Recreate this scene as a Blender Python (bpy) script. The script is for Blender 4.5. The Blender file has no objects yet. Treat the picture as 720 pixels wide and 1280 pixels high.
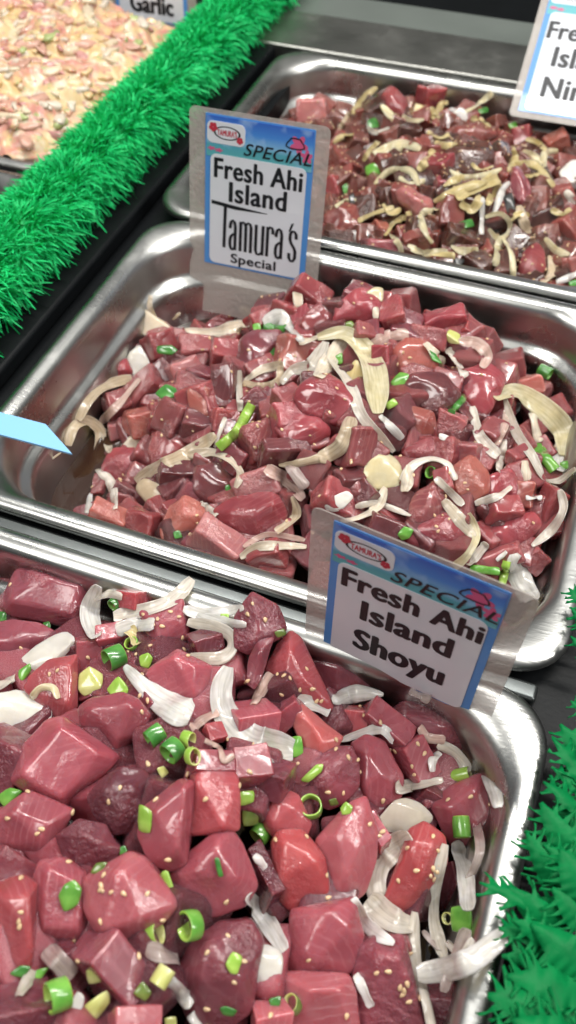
import bpy, bmesh, math, random
from mathutils import Vector, Matrix, noise
from mathutils.bvhtree import BVHTree
random.seed(7)
PI = math.pi
sc = bpy.context.scene
COL = sc.collection
for vs in (sc.view_settings,):
    vs.view_transform = 'Standard'; vs.look = 'None'; vs.exposure = 0.0; vs.gamma = 1.0
    vs.use_curve_mapping = False

# ------------------------------------------------------------------ camera (solved from the tray rims)
H = 0.353
F = 1120.58
yaw, pitch, roll = -0.37672, 0.89469, -0.018083
fwd = Vector((math.sin(yaw)*math.cos(pitch), math.cos(yaw)*math.cos(pitch), -math.sin(pitch)))
rt0 = Vector((math.cos(yaw), -math.sin(yaw), 0)); up0 = rt0.cross(fwd)
rt = rt0*math.cos(roll) + up0*math.sin(roll)
up = -rt0*math.sin(roll) + up0*math.cos(roll)
EYE = Vector((0, 0, H))
cd = bpy.data.cameras.new('camera'); cam = bpy.data.objects.new('camera', cd); COL.objects.link(cam)
M = Matrix((rt, up, -fwd)).transposed().to_4x4(); M.translation = EYE
cam.matrix_world = M
cd.sensor_fit = 'VERTICAL'; cd.sensor_height = 24; cd.sensor_width = 13.5
cd.lens = 24*F/1280; cd.clip_start = 0.01; cd.clip_end = 50
cd.dof.use_dof = True; cd.dof.focus_distance = 0.42; cd.dof.aperture_fstop = 6.3
sc.camera = cam

def ray(q):
    return fwd + rt*((q[0]-360)/F) - up*((q[1]-640)/F)      # t along it = depth in metres
def at_z(q, z=0.0):
    d = ray(q); return EYE + d*((z-H)/d.z)
def at_y(q, y):
    d = ray(q); return EYE + d*(y/d.y)

# ------------------------------------------------------------------ materials
def newmat(name):
    m = bpy.data.materials.new(name); m.use_nodes = True
    nt = m.node_tree; b = nt.nodes['Principled BSDF']
    return m, nt, b
def N(nt, typ, **kw):
    n = nt.nodes.new(typ)
    for k, v in kw.items():
        if k in n.inputs: n.inputs[k].default_value = v
        else: setattr(n, k, v)
    return n
def mixc(nt, fac, a, b, mode='MIX'):
    n = nt.nodes.new('ShaderNodeMix'); n.data_type = 'RGBA'; n.blend_type = mode
    for sock, v in ((n.inputs[0], fac), (n.inputs[6], a), (n.inputs[7], b)):
        if hasattr(v, 'is_linked'): nt.links.new(v, sock)
        elif isinstance(v, (int, float)): sock.default_value = v
        else: sock.default_value = (*v, 1)
    return n.outputs[2]
def ramp(nt, src, p0, p1, c0=(0,0,0,1), c1=(1,1,1,1)):
    r = nt.nodes.new('ShaderNodeValToRGB'); nt.links.new(src, r.inputs[0])
    r.color_ramp.elements[0].position = p0; r.color_ramp.elements[1].position = p1
    r.color_ramp.elements[0].color = c0; r.color_ramp.elements[1].color = c1
    return r.outputs[0]

def plain(name, col, rough=0.5, metal=0.0, coat=0.0, var=0.0, scale=60, bump=0.0, bscale=300, spec=0.5):
    m, nt, b = newmat(name)
    b.inputs['Roughness'].default_value = rough; b.inputs['Metallic'].default_value = metal
    b.inputs['Coat Weight'].default_value = coat; b.inputs['Specular IOR Level'].default_value = spec
    b.inputs['Base Color'].default_value = (*col, 1)
    tc = N(nt, 'ShaderNodeTexCoord')
    if var:
        n = N(nt, 'ShaderNodeTexNoise', Scale=scale, Detail=4.0); nt.links.new(tc.outputs['Object'], n.inputs['Vector'])
        c = mixc(nt, n.outputs['Fac'], tuple(x*(1-var) for x in col), tuple(min(1, x*(1+var)) for x in col))
        nt.links.new(c, b.inputs['Base Color'])
    if bump:
        n = N(nt, 'ShaderNodeTexNoise', Scale=bscale, Detail=3.0); nt.links.new(tc.outputs['Object'], n.inputs['Vector'])
        bp = N(nt, 'ShaderNodeBump', Strength=bump, Distance=0.001)
        nt.links.new(n.outputs['Fac'], bp.inputs['Height']); nt.links.new(bp.outputs['Normal'], b.inputs['Normal'])
    return m

def fishmat(name, ca, cb, pale, speck=0.25, rough=0.32, streak=0.38, sss=0.75, coat=.45):
    m, nt, b = newmat(name)
    tc = N(nt, 'ShaderNodeTexCoord'); oi = N(nt, 'ShaderNodeObjectInfo')
    off = N(nt, 'ShaderNodeVectorMath', operation='MULTIPLY_ADD'); off.inputs[1].default_value = (1, 1, 1)
    nt.links.new(tc.outputs['Object'], off.inputs[0])
    cmb = N(nt, 'ShaderNodeCombineXYZ')
    mm = N(nt, 'ShaderNodeMath', operation='MULTIPLY'); mm.inputs[1].default_value = 7.0
    nt.links.new(oi.outputs['Random'], mm.inputs[0])
    for i in range(3): nt.links.new(mm.outputs[0], cmb.inputs[i])
    nt.links.new(cmb.outputs[0], off.inputs[2])
    P = off.outputs[0]
    n1 = N(nt, 'ShaderNodeTexNoise', Scale=70.0, Detail=3.0, Roughness=0.55); nt.links.new(P, n1.inputs['Vector'])
    c = mixc(nt, ramp(nt, n1.outputs['Fac'], 0.35, 0.68), ca, cb)
    # muscle grain: fine pale lines, their direction different in every piece
    rv = N(nt, 'ShaderNodeVectorRotate', rotation_type='AXIS_ANGLE'); rv.inputs['Axis'].default_value = (0.4, 0.7, 0.6)
    ang = N(nt, 'ShaderNodeMath', operation='MULTIPLY'); ang.inputs[1].default_value = 17.0
    nt.links.new(oi.outputs['Random'], ang.inputs[0]); nt.links.new(ang.outputs[0], rv.inputs['Angle'])
    nt.links.new(P, rv.inputs['Vector'])
    wv = N(nt, 'ShaderNodeTexWave', Scale=120.0, Distortion=2.2, Detail=2.0); wv.inputs['Detail Scale'].default_value = 1.2
    nt.links.new(rv.outputs[0], wv.inputs['Vector'])
    n3 = N(nt, 'ShaderNodeTexNoise', Scale=45.0, Detail=2.0); nt.links.new(rv.outputs[0], n3.inputs['Vector'])
    mk = N(nt, 'ShaderNodeMath', operation='MULTIPLY')
    nt.links.new(ramp(nt, wv.outputs['Fac'], 0.72, 1.0), mk.inputs[0]); nt.links.new(ramp(nt, n3.outputs['Fac'], 0.45, 0.7), mk.inputs[1])
    mk2 = N(nt, 'ShaderNodeMath', operation='MULTIPLY'); mk2.inputs[1].default_value = streak
    nt.links.new(mk.outputs[0], mk2.inputs[0])
    c = mixc(nt, mk2.outputs[0], c, pale)
    hs = N(nt, 'ShaderNodeHueSaturation'); hs.inputs['Saturation'].default_value = .93
    mr = N(nt, 'ShaderNodeMapRange'); mr.inputs[3].default_value = 0.80; mr.inputs[4].default_value = 1.18
    nt.links.new(oi.outputs['Random'], mr.inputs[0]); nt.links.new(mr.outputs[0], hs.inputs['Value']); nt.links.new(c, hs.inputs['Color'])
    nt.links.new(hs.outputs[0], b.inputs['Base Color'])
    b.inputs['Subsurface Weight'].default_value = sss; b.inputs['Subsurface Radius'].default_value = (1, .28, .2)
    b.inputs['Subsurface Scale'].default_value = 0.009
    n4 = N(nt, 'ShaderNodeTexNoise', Scale=110.0, Detail=2.0); nt.links.new(P, n4.inputs['Vector'])
    rr = N(nt, 'ShaderNodeMapRange'); rr.inputs[1].default_value = .35; rr.inputs[2].default_value = .65
    rr.inputs[3].default_value = rough*.45; rr.inputs[4].default_value = rough*1.25
    nt.links.new(n4.outputs['Fac'], rr.inputs[0]); nt.links.new(rr.outputs[0], b.inputs['Roughness'])
    b.inputs['Coat Weight'].default_value = coat; b.inputs['Coat Roughness'].default_value = 0.05
    # wet, slightly torn surface: coarse swell + fine grain where the piece is rough
    n5 = N(nt, 'ShaderNodeTexNoise', Scale=420.0, Detail=3.0, Roughness=.6); nt.links.new(P, n5.inputs['Vector'])
    n6 = N(nt, 'ShaderNodeTexNoise', Scale=60.0, Detail=1.0); nt.links.new(P, n6.inputs['Vector'])
    ms = N(nt, 'ShaderNodeMath', operation='MULTIPLY'); nt.links.new(n5.outputs['Fac'], ms.inputs[0])
    nt.links.new(ramp(nt, n6.outputs['Fac'], 0.46, 0.62, (.06,)*3+(1,)), ms.inputs[1])
    bp = N(nt, 'ShaderNodeBump', Strength=min(1, speck*1.2), Distance=0.0017)
    nt.links.new(ms.outputs[0], bp.inputs['Height'])
    nt.links.new(bp.outputs['Normal'], b.inputs['Normal']); nt.links.new(bp.outputs['Normal'], b.inputs['Coat Normal'])
    return m

FM = {}
# front tray (lightly dressed)
FM['F'] = {
 'm': fishmat('tuna_rose', (0.297,0.050,0.073), (0.378,0.078,0.104), (0.522,0.192,0.216), speck=.35, rough=.28),
 'r': fishmat('tuna_red', (0.333,0.044,0.058), (0.414,0.070,0.083), (0.540,0.176,0.191), speck=.3, rough=.28),
 'R': fishmat('tuna_bright_red', (0.378,0.040,0.048), (0.450,0.068,0.073), (0.576,0.216,0.216), speck=.45, rough=.26),
 's': fishmat('tuna_salmon', (0.486,0.092,0.090), (0.540,0.128,0.124), (0.630,0.264,0.257), speck=.25, rough=.28),
 'k': fishmat('tuna_pink', (0.396,0.078,0.101), (0.468,0.116,0.141), (0.594,0.264,0.290), speck=.2, rough=.26),
 'p': fishmat('tuna_plum', (0.189,0.036,0.055), (0.270,0.058,0.080), (0.414,0.152,0.183), speck=.7, rough=.28),
 'd': fishmat('tuna_dark', (0.135,0.027,0.043), (0.198,0.045,0.063), (0.324,0.120,0.158), speck=1.0, rough=.28),
}
FM['M'] = {
 'm': fishmat('marinated_rose', (0.234,0.048,0.055), (0.324,0.082,0.086), (0.486,0.213,0.189), speck=.8, rough=.22, coat=.7),
 'r': fishmat('marinated_red', (0.243,0.034,0.043), (0.324,0.061,0.065), (0.486,0.180,0.163), speck=.8, rough=.22, coat=.7),
 'R': fishmat('marinated_ruby', (0.243,0.028,0.041), (0.324,0.049,0.062), (0.468,0.156,0.163), speck=.7, rough=.2, coat=.7),
 's': fishmat('marinated_salmon', (0.333,0.075,0.062), (0.405,0.119,0.090), (0.540,0.246,0.189), speck=.6, rough=.22, coat=.7),
 'k': fishmat('marinated_pale', (0.333,0.107,0.116), (0.423,0.164,0.159), (0.558,0.312,0.284), speck=.5, rough=.2, coat=.7),
 'p': fishmat('marinated_plum', (0.189,0.037,0.052), (0.261,0.059,0.074), (0.396,0.156,0.172), speck=.6, rough=.2, coat=.7),
 'd': fishmat('marinated_dark', (0.117,0.028,0.034), (0.180,0.046,0.052), (0.324,0.139,0.138), speck=1.0, rough=.2, coat=.7),
}
FM['B'] = {
 'm': fishmat('soy_rose', (.15,.042,.033), (.24,.075,.056), (.44,.22,.13), speck=1.0, rough=.2, coat=.9),
 'r': fishmat('soy_red', (.21,.040,.036), (.29,.075,.058), (.46,.20,.13), speck=1.0, rough=.2, coat=.9),
 'R': fishmat('soy_ruby', (.24,.030,.038), (.32,.055,.057), (.5,.17,.15), speck=.7, rough=.2, coat=.9),
 's': fishmat('soy_salmon', (.30,.075,.052), (.38,.12,.082), (.55,.28,.2), speck=.8, rough=.2, coat=.9),
 'k': fishmat('soy_pale', (.38,.115,.115), (.46,.17,.155), (.62,.34,.28), speck=.7, rough=.2, coat=.8),
 'p': fishmat('soy_plum', (.20,.038,.050), (.27,.06,.070), (.4,.16,.16), speck=.7, rough=.2, coat=.9),
 'd': fishmat('soy_dark', (.055,.018,.014), (.12,.042,.030), (.32,.18,.11), speck=1.3, rough=.18, coat=1.0),
}
def vegmat(name, col, col2, rough=.22, sss=.4, sc_=120, line=0.0, bump=.15, thin=0.0):
    m, nt, b = newmat(name)
    tc = N(nt, 'ShaderNodeTexCoord'); oi = N(nt, 'ShaderNodeObjectInfo')
    n = N(nt, 'ShaderNodeTexNoise', Scale=sc_, Detail=3.0); nt.links.new(tc.outputs['Object'], n.inputs['Vector'])
    c = mixc(nt, ramp(nt, n.outputs['Fac'], .35, .66), col, col2)
    if name.startswith('onion'):
        mp = N(nt, 'ShaderNodeMapping'); mp.inputs['Scale'].default_value = (900, 60, 1); nt.links.new(tc.outputs['UV'], mp.inputs['Vector'])
        nl = N(nt, 'ShaderNodeTexNoise', Scale=1.0, Detail=2.0); nt.links.new(mp.outputs[0], nl.inputs['Vector'])
        c = mixc(nt, ramp(nt, nl.outputs['Fac'], .45, .72), c, tuple(x*.82 for x in col))
        b.inputs['Transmission Weight'].default_value = thin; b.inputs['IOR'].default_value = 1.35
    hs = N(nt, 'ShaderNodeHueSaturation'); hs.inputs['Saturation'].default_value = .93
    mr = N(nt, 'ShaderNodeMapRange'); mr.inputs[3].default_value = 0.85; mr.inputs[4].default_value = 1.15
    nt.links.new(oi.outputs['Random'], mr.inputs[0]); nt.links.new(mr.outputs[0], hs.inputs['Value']); nt.links.new(c, hs.inputs['Color'])
    nt.links.new(hs.outputs[0], b.inputs['Base Color'])
    b.inputs['Roughness'].default_value = rough
    b.inputs['Subsurface Weight'].default_value = sss; b.inputs['Subsurface Radius'].default_value = (1, .9, .6); b.inputs['Subsurface Scale'].default_value = .003
    b.inputs['Coat Weight'].default_value = .55; b.inputs['Coat Roughness'].default_value = .07
    if bump:
        n2 = N(nt, 'ShaderNodeTexNoise', Scale=350.0, Detail=2.0); nt.links.new(tc.outputs['Object'], n2.inputs['Vector'])
        bp = N(nt, 'ShaderNodeBump', Strength=bump, Distance=.001); nt.links.new(n2.outputs['Fac'], bp.inputs['Height']); nt.links.new(bp.outputs['Normal'], b.inputs['Normal'])
    if name.startswith('onion'):
        tr = N(nt, 'ShaderNodeBsdfTransparent'); mx = N(nt, 'ShaderNodeMixShader'); tr.inputs[0].default_value = (.92, .88, .84, 1)
        n7 = N(nt, 'ShaderNodeTexNoise', Scale=90.0, Detail=2.0); nt.links.new(tc.outputs['Object'], n7.inputs['Vector'])
        ad = N(nt, 'ShaderNodeMath', operation='MULTIPLY'); nt.links.new(ramp(nt, n7.outputs['Fac'], .30, .62), ad.inputs[0]); nt.links.new(ramp(nt, nl.outputs['Fac'], .30, .75, (.45,)*3+(1,)), ad.inputs[1])
        md_ = N(nt, 'ShaderNodeMath', operation='MULTIPLY'); md_.inputs[1].default_value = .34; nt.links.new(ad.outputs[0], md_.inputs[0])
        nt.links.new(md_.outputs[0], mx.inputs[0]); nt.links.new(b.outputs[0], mx.inputs[1]); nt.links.new(tr.outputs[0], mx.inputs[2])
        nt.links.new(mx.outputs[0], nt.nodes['Material Output'].inputs[0])
    return m
VM = {
 'w': vegmat('onion_white', (.74,.70,.62), (.84,.81,.75), thin=.05),
 'o': vegmat('onion_cream', (.66,.58,.47), (.78,.71,.60), thin=.08),
 'x': vegmat('onion_glassy', (.50,.38,.35), (.62,.52,.47), thin=.3),
 't': vegmat('onion_tan', (.58,.44,.28), (.70,.56,.39), thin=.08),
 'P': vegmat('onion_pink', (.58,.36,.30), (.68,.48,.40), thin=.08),
 'c': vegmat('onion_marinated_cream', (.70,.58,.42), (.80,.70,.54), thin=.08),
 'y': vegmat('onion_yellow', (.60,.46,.18), (.72,.58,.28), thin=.08),
 'Y': vegmat('onion_pale_yellow', (.68,.58,.32), (.78,.70,.46), thin=.08),
 'g': vegmat('scallion_green', (.075,.28,.018), (.17,.43,.045), sss=.15),
 'G': vegmat('scallion_dark_green', (.025,.16,.018), (.07,.28,.035), sss=.1),
 'l': vegmat('scallion_lime', (.22,.42,.025), (.36,.56,.07), sss=.2),
 'v': vegmat('scallion_yellow', (.50,.52,.12), (.62,.62,.24), sss=.2),
 'e': vegmat('scallion_olive', (.10,.16,.02), (.19,.26,.05), sss=.1),
 'n': vegmat('seaweed_black', (.012,.012,.012), (.03,.028,.026), sss=0, rough=.35),
}
M_SEED = vegmat('sesame', (.62,.38,.18), (.78,.56,.32), rough=.4, sss=.1, bump=0)

def steelmat(name, col, r0, r1):
    m, nt, b = newmat(name)
    b.inputs['Metallic'].default_value = 1.0; b.inputs['Base Color'].default_value = (*col, 1)
    tc = N(nt, 'ShaderNodeTexCoord')
    n = N(nt, 'ShaderNodeTexNoise', Scale=18.0, Detail=5.0); nt.links.new(tc.outputs['Object'], n.inputs['Vector'])
    rr = N(nt, 'ShaderNodeMapRange'); rr.inputs[1].default_value = .3; rr.inputs[2].default_value = .7
    rr.inputs[3].default_value = r0; rr.inputs[4].default_value = r1
    nt.links.new(n.outputs['Fac'], rr.inputs[0])
    sm = N(nt, 'ShaderNodeTexNoise', Scale=55.0, Detail=6.0, Roughness=.7); nt.links.new(tc.outputs['Object'], sm.inputs['Vector'])
    ad = N(nt, 'ShaderNodeMath', operation='MULTIPLY_ADD'); ad.inputs[1].default_value = .14
    nt.links.new(ramp(nt, sm.outputs['Fac'], .54, .78), ad.inputs[0]); nt.links.new(rr.outputs[0], ad.inputs[2]); nt.links.new(ad.outputs[0], b.inputs['Roughness'])
    cl = mixc(nt, ramp(nt, sm.outputs['Fac'], .55, .72), col, tuple(x*.92 for x in col)); nt.links.new(cl, b.inputs['Base Color'])
    mp = N(nt, 'ShaderNodeMapping'); mp.inputs['Scale'].default_value = (30, 900, 900); nt.links.new(tc.outputs['Object'], mp.inputs['Vector'])
    n2 = N(nt, 'ShaderNodeTexNoise', Scale=1.0, Detail=3.0); nt.links.new(mp.outputs[0], n2.inputs['Vector'])
    bp = N(nt, 'ShaderNodeBump', Strength=.09, Distance=.001); nt.links.new(n2.outputs['Fac'], bp.inputs['Height']); nt.links.new(bp.outputs['Normal'], b.inputs['Normal'])
    return m
M_STEEL = steelmat('stainless_steel', (.48,.485,.47), .22, .37)
M_LEDGE = steelmat('ledge_steel', (.40,.40,.38), .30, .46)
M_BLACK = plain('black_plastic', (.005,.006,.007), .42, var=.4, scale=40, bump=.1, bscale=500, spec=.15)
M_BAR = plain('bar_steel', (.10,.11,.11), .32, metal=.8, var=.3)
M_GREEN = plain('green_plastic_strands', (.012,.55,.155), .5, var=.3, scale=60, spec=.25)
M_FERN = plain('green_plastic_leaf', (.002,.165,.044), .46, var=.35, scale=130, bump=.2, bscale=400, spec=.12)
M_GCORE = plain('garland_core', (.012,.46,.13), .6, var=.2)
M_SAUCE = plain('soy_marinade', (.035,.016,.011), .06, var=.4, scale=30, coat=.6, bump=.1, bscale=90)

def laminate_mat():
    m, nt, b = newmat('clear_laminate')
    b.inputs['Base Color'].default_value = (.60,.555,.52,1); b.inputs['Roughness'].default_value = .22
    nb = N(nt, 'ShaderNodeTexNoise', Scale=38.0, Detail=2.0); bp = N(nt, 'ShaderNodeBump', Strength=.5, Distance=.002); nt.links.new(nb.outputs['Fac'], bp.inputs['Height']); nt.links.new(bp.outputs['Normal'], b.inputs['Normal'])
    tr = N(nt, 'ShaderNodeBsdfTransparent'); mx = N(nt, 'ShaderNodeMixShader')
    tc = N(nt, 'ShaderNodeTexCoord'); n = N(nt, 'ShaderNodeTexNoise', Scale=25.0, Detail=3.0); nt.links.new(tc.outputs['Object'], n.inputs['Vector'])
    rr = N(nt, 'ShaderNodeMapRange'); rr.inputs[3].default_value = .38; rr.inputs[4].default_value = .54; nt.links.new(n.outputs['Fac'], rr.inputs[0])
    nt.links.new(rr.outputs[0], mx.inputs[0]); nt.links.new(tr.outputs[0], mx.inputs[1]); nt.links.new(b.outputs[0], mx.inputs[2])
    nt.links.new(mx.outputs[0], nt.nodes['Material Output'].inputs[0])
    return m
M_LAM = laminate_mat()
M_PANEL = plain('card_white', (.70,.73,.80), .38, coat=.4, var=.05, scale=30, bump=.25, bscale=45)
M_INK = plain('ink_black', (.006,.007,.012), .45)
M_RED = plain('ink_red', (.50,.03,.06), .5)
M_PINK = plain('ink_pink', (.62,.10,.24), .5)
M_TEAL = plain('ink_teal', (.05,.33,.34), .5)
M_BLUE = plain('card_blue', (.075,.27,.66), .45, coat=.2)
M_SKYBL = plain('light_blue_plastic', (.22,.50,.80), .4, coat=.2)
def header_mat():
    m, nt, b = newmat('printed_sea_and_sky')
    tc = N(nt, 'ShaderNodeTexCoord'); sp = N(nt, 'ShaderNodeSeparateXYZ'); nt.links.new(tc.outputs['Object'], sp.inputs[0])
    mr = N(nt, 'ShaderNodeMapRange'); mr.inputs[1].default_value = -.023; mr.inputs[2].default_value = 0
    nt.links.new(sp.outputs['Z'], mr.inputs[0])
    r = nt.nodes.new('ShaderNodeValToRGB'); nt.links.new(mr.outputs[0], r.inputs[0])
    e = r.color_ramp.elements; e[0].position = 0; e[0].color = (.10,.40,.45,1); e[1].position = 1; e[1].color = (.03,.11,.52,1)
    for p, c in ((.22,(.08,.36,.46,1)), (.32,(.22,.48,.72,1)), (.62,(.06,.24,.68,1))):
        x = e.new(p); x.color = c
    n = N(nt, 'ShaderNodeTexNoise', Scale=55.0, Detail=3.0); nt.links.new(tc.outputs['Object'], n.inputs['Vector'])
    c = mixc(nt, ramp(nt, n.outputs['Fac'], .52, .75), r.outputs[0], (.35,.55,.85))
    nt.links.new(c, b.inputs['Base Color']); b.inputs['Roughness'].default_value = .45
    return m
M_HEAD = header_mat()

# ------------------------------------------------------------------ object helpers
def link(name, me, mat, parent=None, smooth=True):
    if isinstance(me, bmesh.types.BMesh):
        bm = me; me = bpy.data.meshes.new(name); bm.to_mesh(me); bm.free()
    if mat and not me.materials: me.materials.append(mat)
    if smooth:
        for p in me.polygons: p.use_smooth = True
    o = bpy.data.objects.new(name, me); COL.objects.link(o)
    if parent: o.parent = parent
    return o
def tag(o, label, cat, group=None, kind=None):
    if label: o['label'] = label
    if cat: o['category'] = cat
    if group: o['group'] = group
    if kind: o['kind'] = kind
    return o
def box(bm, lo, hi):
    vs = [bm.verts.new((x, y, z)) for x in (lo[0], hi[0]) for y in (lo[1], hi[1]) for z in (lo[2], hi[2])]
    for f in ((0,1,3,2),(4,6,7,5),(0,4,5,1),(2,3,7,6),(0,2,6,4),(1,5,7,3)):
        bm.faces.new([vs[i] for i in f])

# ------------------------------------------------------------------ trays
def rrect(cx, cy, hx, hy, r, n=10):
    pts = []
    for k, (sx, sy) in enumerate(((1,1),(-1,1),(-1,-1),(1,-1))):
        for i in range(n+1):
            a = (k + i/n)*PI/2
            pts.append((cx + sx*(hx-r) + r*math.cos(a), cy + sy*(hy-r) + r*math.sin(a)))
    return pts
def loft(bm, loops, closed_end=True):
    prev = None
    for pts in loops:
        cur = [bm.verts.new(p) for p in pts]
        if prev:
            n = len(cur)
            for i in range(n): bm.faces.new((prev[i], prev[(i+1) % n], cur[(i+1) % n], cur[i]))
        prev = cur
    if closed_end: bm.faces.new(prev)
PROFILE = ((0.0006,-.0052,.026),(0,-.0035,.026),(.0004,-.0014,.026),(.0016,-.0002,.026),(.0036,.0005,.026),(.0062,.0004,.029),(.0088,-.0004,.034),(.0106,-.0018,.040),(.0117,-.0040,.044),
           (.0124,-.0075,.046),(.0132,-.0235,.046),(.0138,-.0262,.046),(.0158,-.0285,.045),(.0182,-.0298,.044),(.0196,-.0318,.043),(.0204,-.036,.043),(.028,-.090,.040),(.034,-.0975,.036),(.046,-.100,.03))
def make_pan(label, x0, x1, y0, y1, z=0.0, rx=0):
    cx, cy, hx, hy = (x0+x1)/2, (y0+y1)/2, (x1-x0)/2, (y1-y0)/2
    bm = bmesh.new()
    loft(bm, [[(x, y, zz) for x, y in rrect(0, 0, hx-i, hy-i, r)] for i, zz, r in PROFILE])
    bmesh.ops.recalc_face_normals(bm, faces=bm.faces)
    o = link('steam_pan', bm, M_STEEL); o.location = (cx, cy, z)
    md = o.modifiers.new('thickness', 'SOLIDIFY'); md.thickness = .0008; md.offset = 0
    tag(o, label, 'food pan', 'stainless steel pans in the display case')
    return o
XL, XR = -.283, .042
TR = {'F': (XL, XR, -.058, .2057), 'M': (XL, XR, .2160, .4790), 'B': (XL-.008, XR-.006, .4845, .7430)}
make_pan('steel pan of big plain rosy tuna cubes, nearest the viewer', *TR['F'])
make_pan('steel pan of glistening marinated tuna with tan onion strands, between two others', *TR['M'])
make_pan('steel pan of brownish sesame soy tuna with yellow onions, against the ledge', *TR['B'])
make_pan('steel pan heaped with pale creamy orange salad', -.700, -.372, .500, .752)
make_pan('steel pan mostly hidden under the shredded green garland', -.700, -.372, .232, .492)

# ------------------------------------------------------------------ setting: counter, divider bars, ledge
bm = bmesh.new()
xs = [-1.0, -.69, -.382, XL+.012, XR-.012, .6]; ys = [-.5, -.045, .195, .226, .242, .470, .494, .73, .742, .752, 1.2]
def in_hole(x, y):
    for a, b, c, d in [(XL+.012, XR-.012, -.045, .195), (XL+.012, XR-.012, .226, .470), (XL+.012, XR-.012, .494, .73), (-.69, -.382, .242, .470), (-.69, -.382, .494, .742)]:
        if a < x < b and c < y < d: return True
    return False
for i in range(len(xs)-1):
    for j in range(len(ys)-1):
        if not in_hole((xs[i]+xs[i+1])/2, (ys[j]+ys[j+1])/2):
            box(bm, (xs[i], ys[j], -.03), (xs[i+1], ys[j+1], -.014))
bmesh.ops.remove_doubles(bm, verts=bm.verts, dist=1e-5)
o = link('counter_top', bm, M_BLACK, smooth=False); o['kind'] = 'structure'

def bar(name, lo, hi, mat, label, cat, bev=.002):
    bm = bmesh.new(); c = [(a+b)/2 for a, b in zip(lo, hi)]
    box(bm, [a-k for a, k in zip(lo, c)], [a-k for a, k in zip(hi, c)])
    bmesh.ops.bevel(bm, geom=bm.edges[:], offset=bev, segments=3, affect='EDGES', profile=.5)
    o = link(name, bm, mat); o.location = c
    md = o.modifiers.new('wn', 'WEIGHTED_NORMAL')
    return tag(o, label, cat)
bar('divider_bar', (XL-.03, .2062, -.0139), (.0335, .2155, -.0065), M_BAR, 'dark steel bar bridging the gap between front and middle pans', 'divider bar')
bar('divider_strip', (-.368, -.3, -.0139), (-.300, .80, -.002), M_BLACK, 'long black plastic strip running under the shredded green garland', 'divider strip', .003)
bar('steel_ledge', (-.395, .7465, -.0139), (.5, .815, .0008), M_LEDGE, 'brushed steel ledge behind the sesame soy tuna pan', 'ledge', .0018)
bar('rear_rail', (-.395, .822, -.0139), (.5, .872, -.004), plain('rail_grey_green', (.18,.205,.19), .4, metal=.3, var=.2, scale=14), 'grey green rail behind the steel ledge', 'rail', .002)
bar('case_back', (-1.0, .95, -.0139), (.6, .965, .35), plain('panel_grey', (.085,.09,.088), .35, metal=.3, var=.2, scale=9), 'dark grey metal panel closing off the display case', 'panel', .002)

# ------------------------------------------------------------------ heaps (height of the food in each pan)
CTRL = {
 'F': [(-.26,.19,-.035),(-.21,.19,-.022),(-.15,.192,-.002),(-.09,.192,.014),(-.045,.19,-.008),(-.01,.19,-.022),(.028,.18,-.04),(.028,.14,-.03),(.028,.06,-.030),(-.09,.12,.022),(-.09,.03,.02),
       (-.2,.1,.0),(-.02,.11,-.006),(-.02,.03,-.005),(-.16,.03,.012),(.02,-.02,-.028),(.005,.07,-.016)],
 'M': [(-.262,.27,-.07),(-.25,.30,-.058),(-.262,.36,-.045),(-.262,.45,-.066),(-.21,.455,-.058),(-.16,.435,-.006),(-.115,.428,.010),(-.05,.430,0),(0,.44,-.030),(.028,.40,-.042),(.028,.25,-.035),
       (-.145,.235,-.02),(-.2,.235,-.028),(-.03,.235,-.015),(-.1,.34,.012),(-.18,.35,-.012),(-.03,.33,.0),(-.225,.40,-.035)],
 'B': [(-.262,.70,-.03),(-.24,.69,-.02),(-.175,.70,-.008),(-.05,.70,-.016),(-.16,.505,-.012),(-.03,.505,-.014),(-.1,.6,.008),(-.22,.55,-.012),(.02,.6,-.012),(-.26,.6,-.03),(.02,.7,-.025)],
}
def heap(t, x, y):
    sw = s = 0
    for a, b, z in CTRL[t]:
        w = 1/((x-a)**2 + (y-b)**2 + 1e-5)**1.6
        sw += w; s += w*z
    return s/sw
def surf(t, q, extra=0.0):
    """where the line of sight through pixel q of the photograph meets the food in pan t"""
    d = ray(q); p = at_z(q, 0.08); tt = (p-EYE).length/d.length
    step = .001
    while tt < 1.4:
        p = EYE + d*tt
        if p.z <= heap(t, p.x, p.y) + extra: break
        tt += step
    return EYE + d*tt, tt

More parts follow.
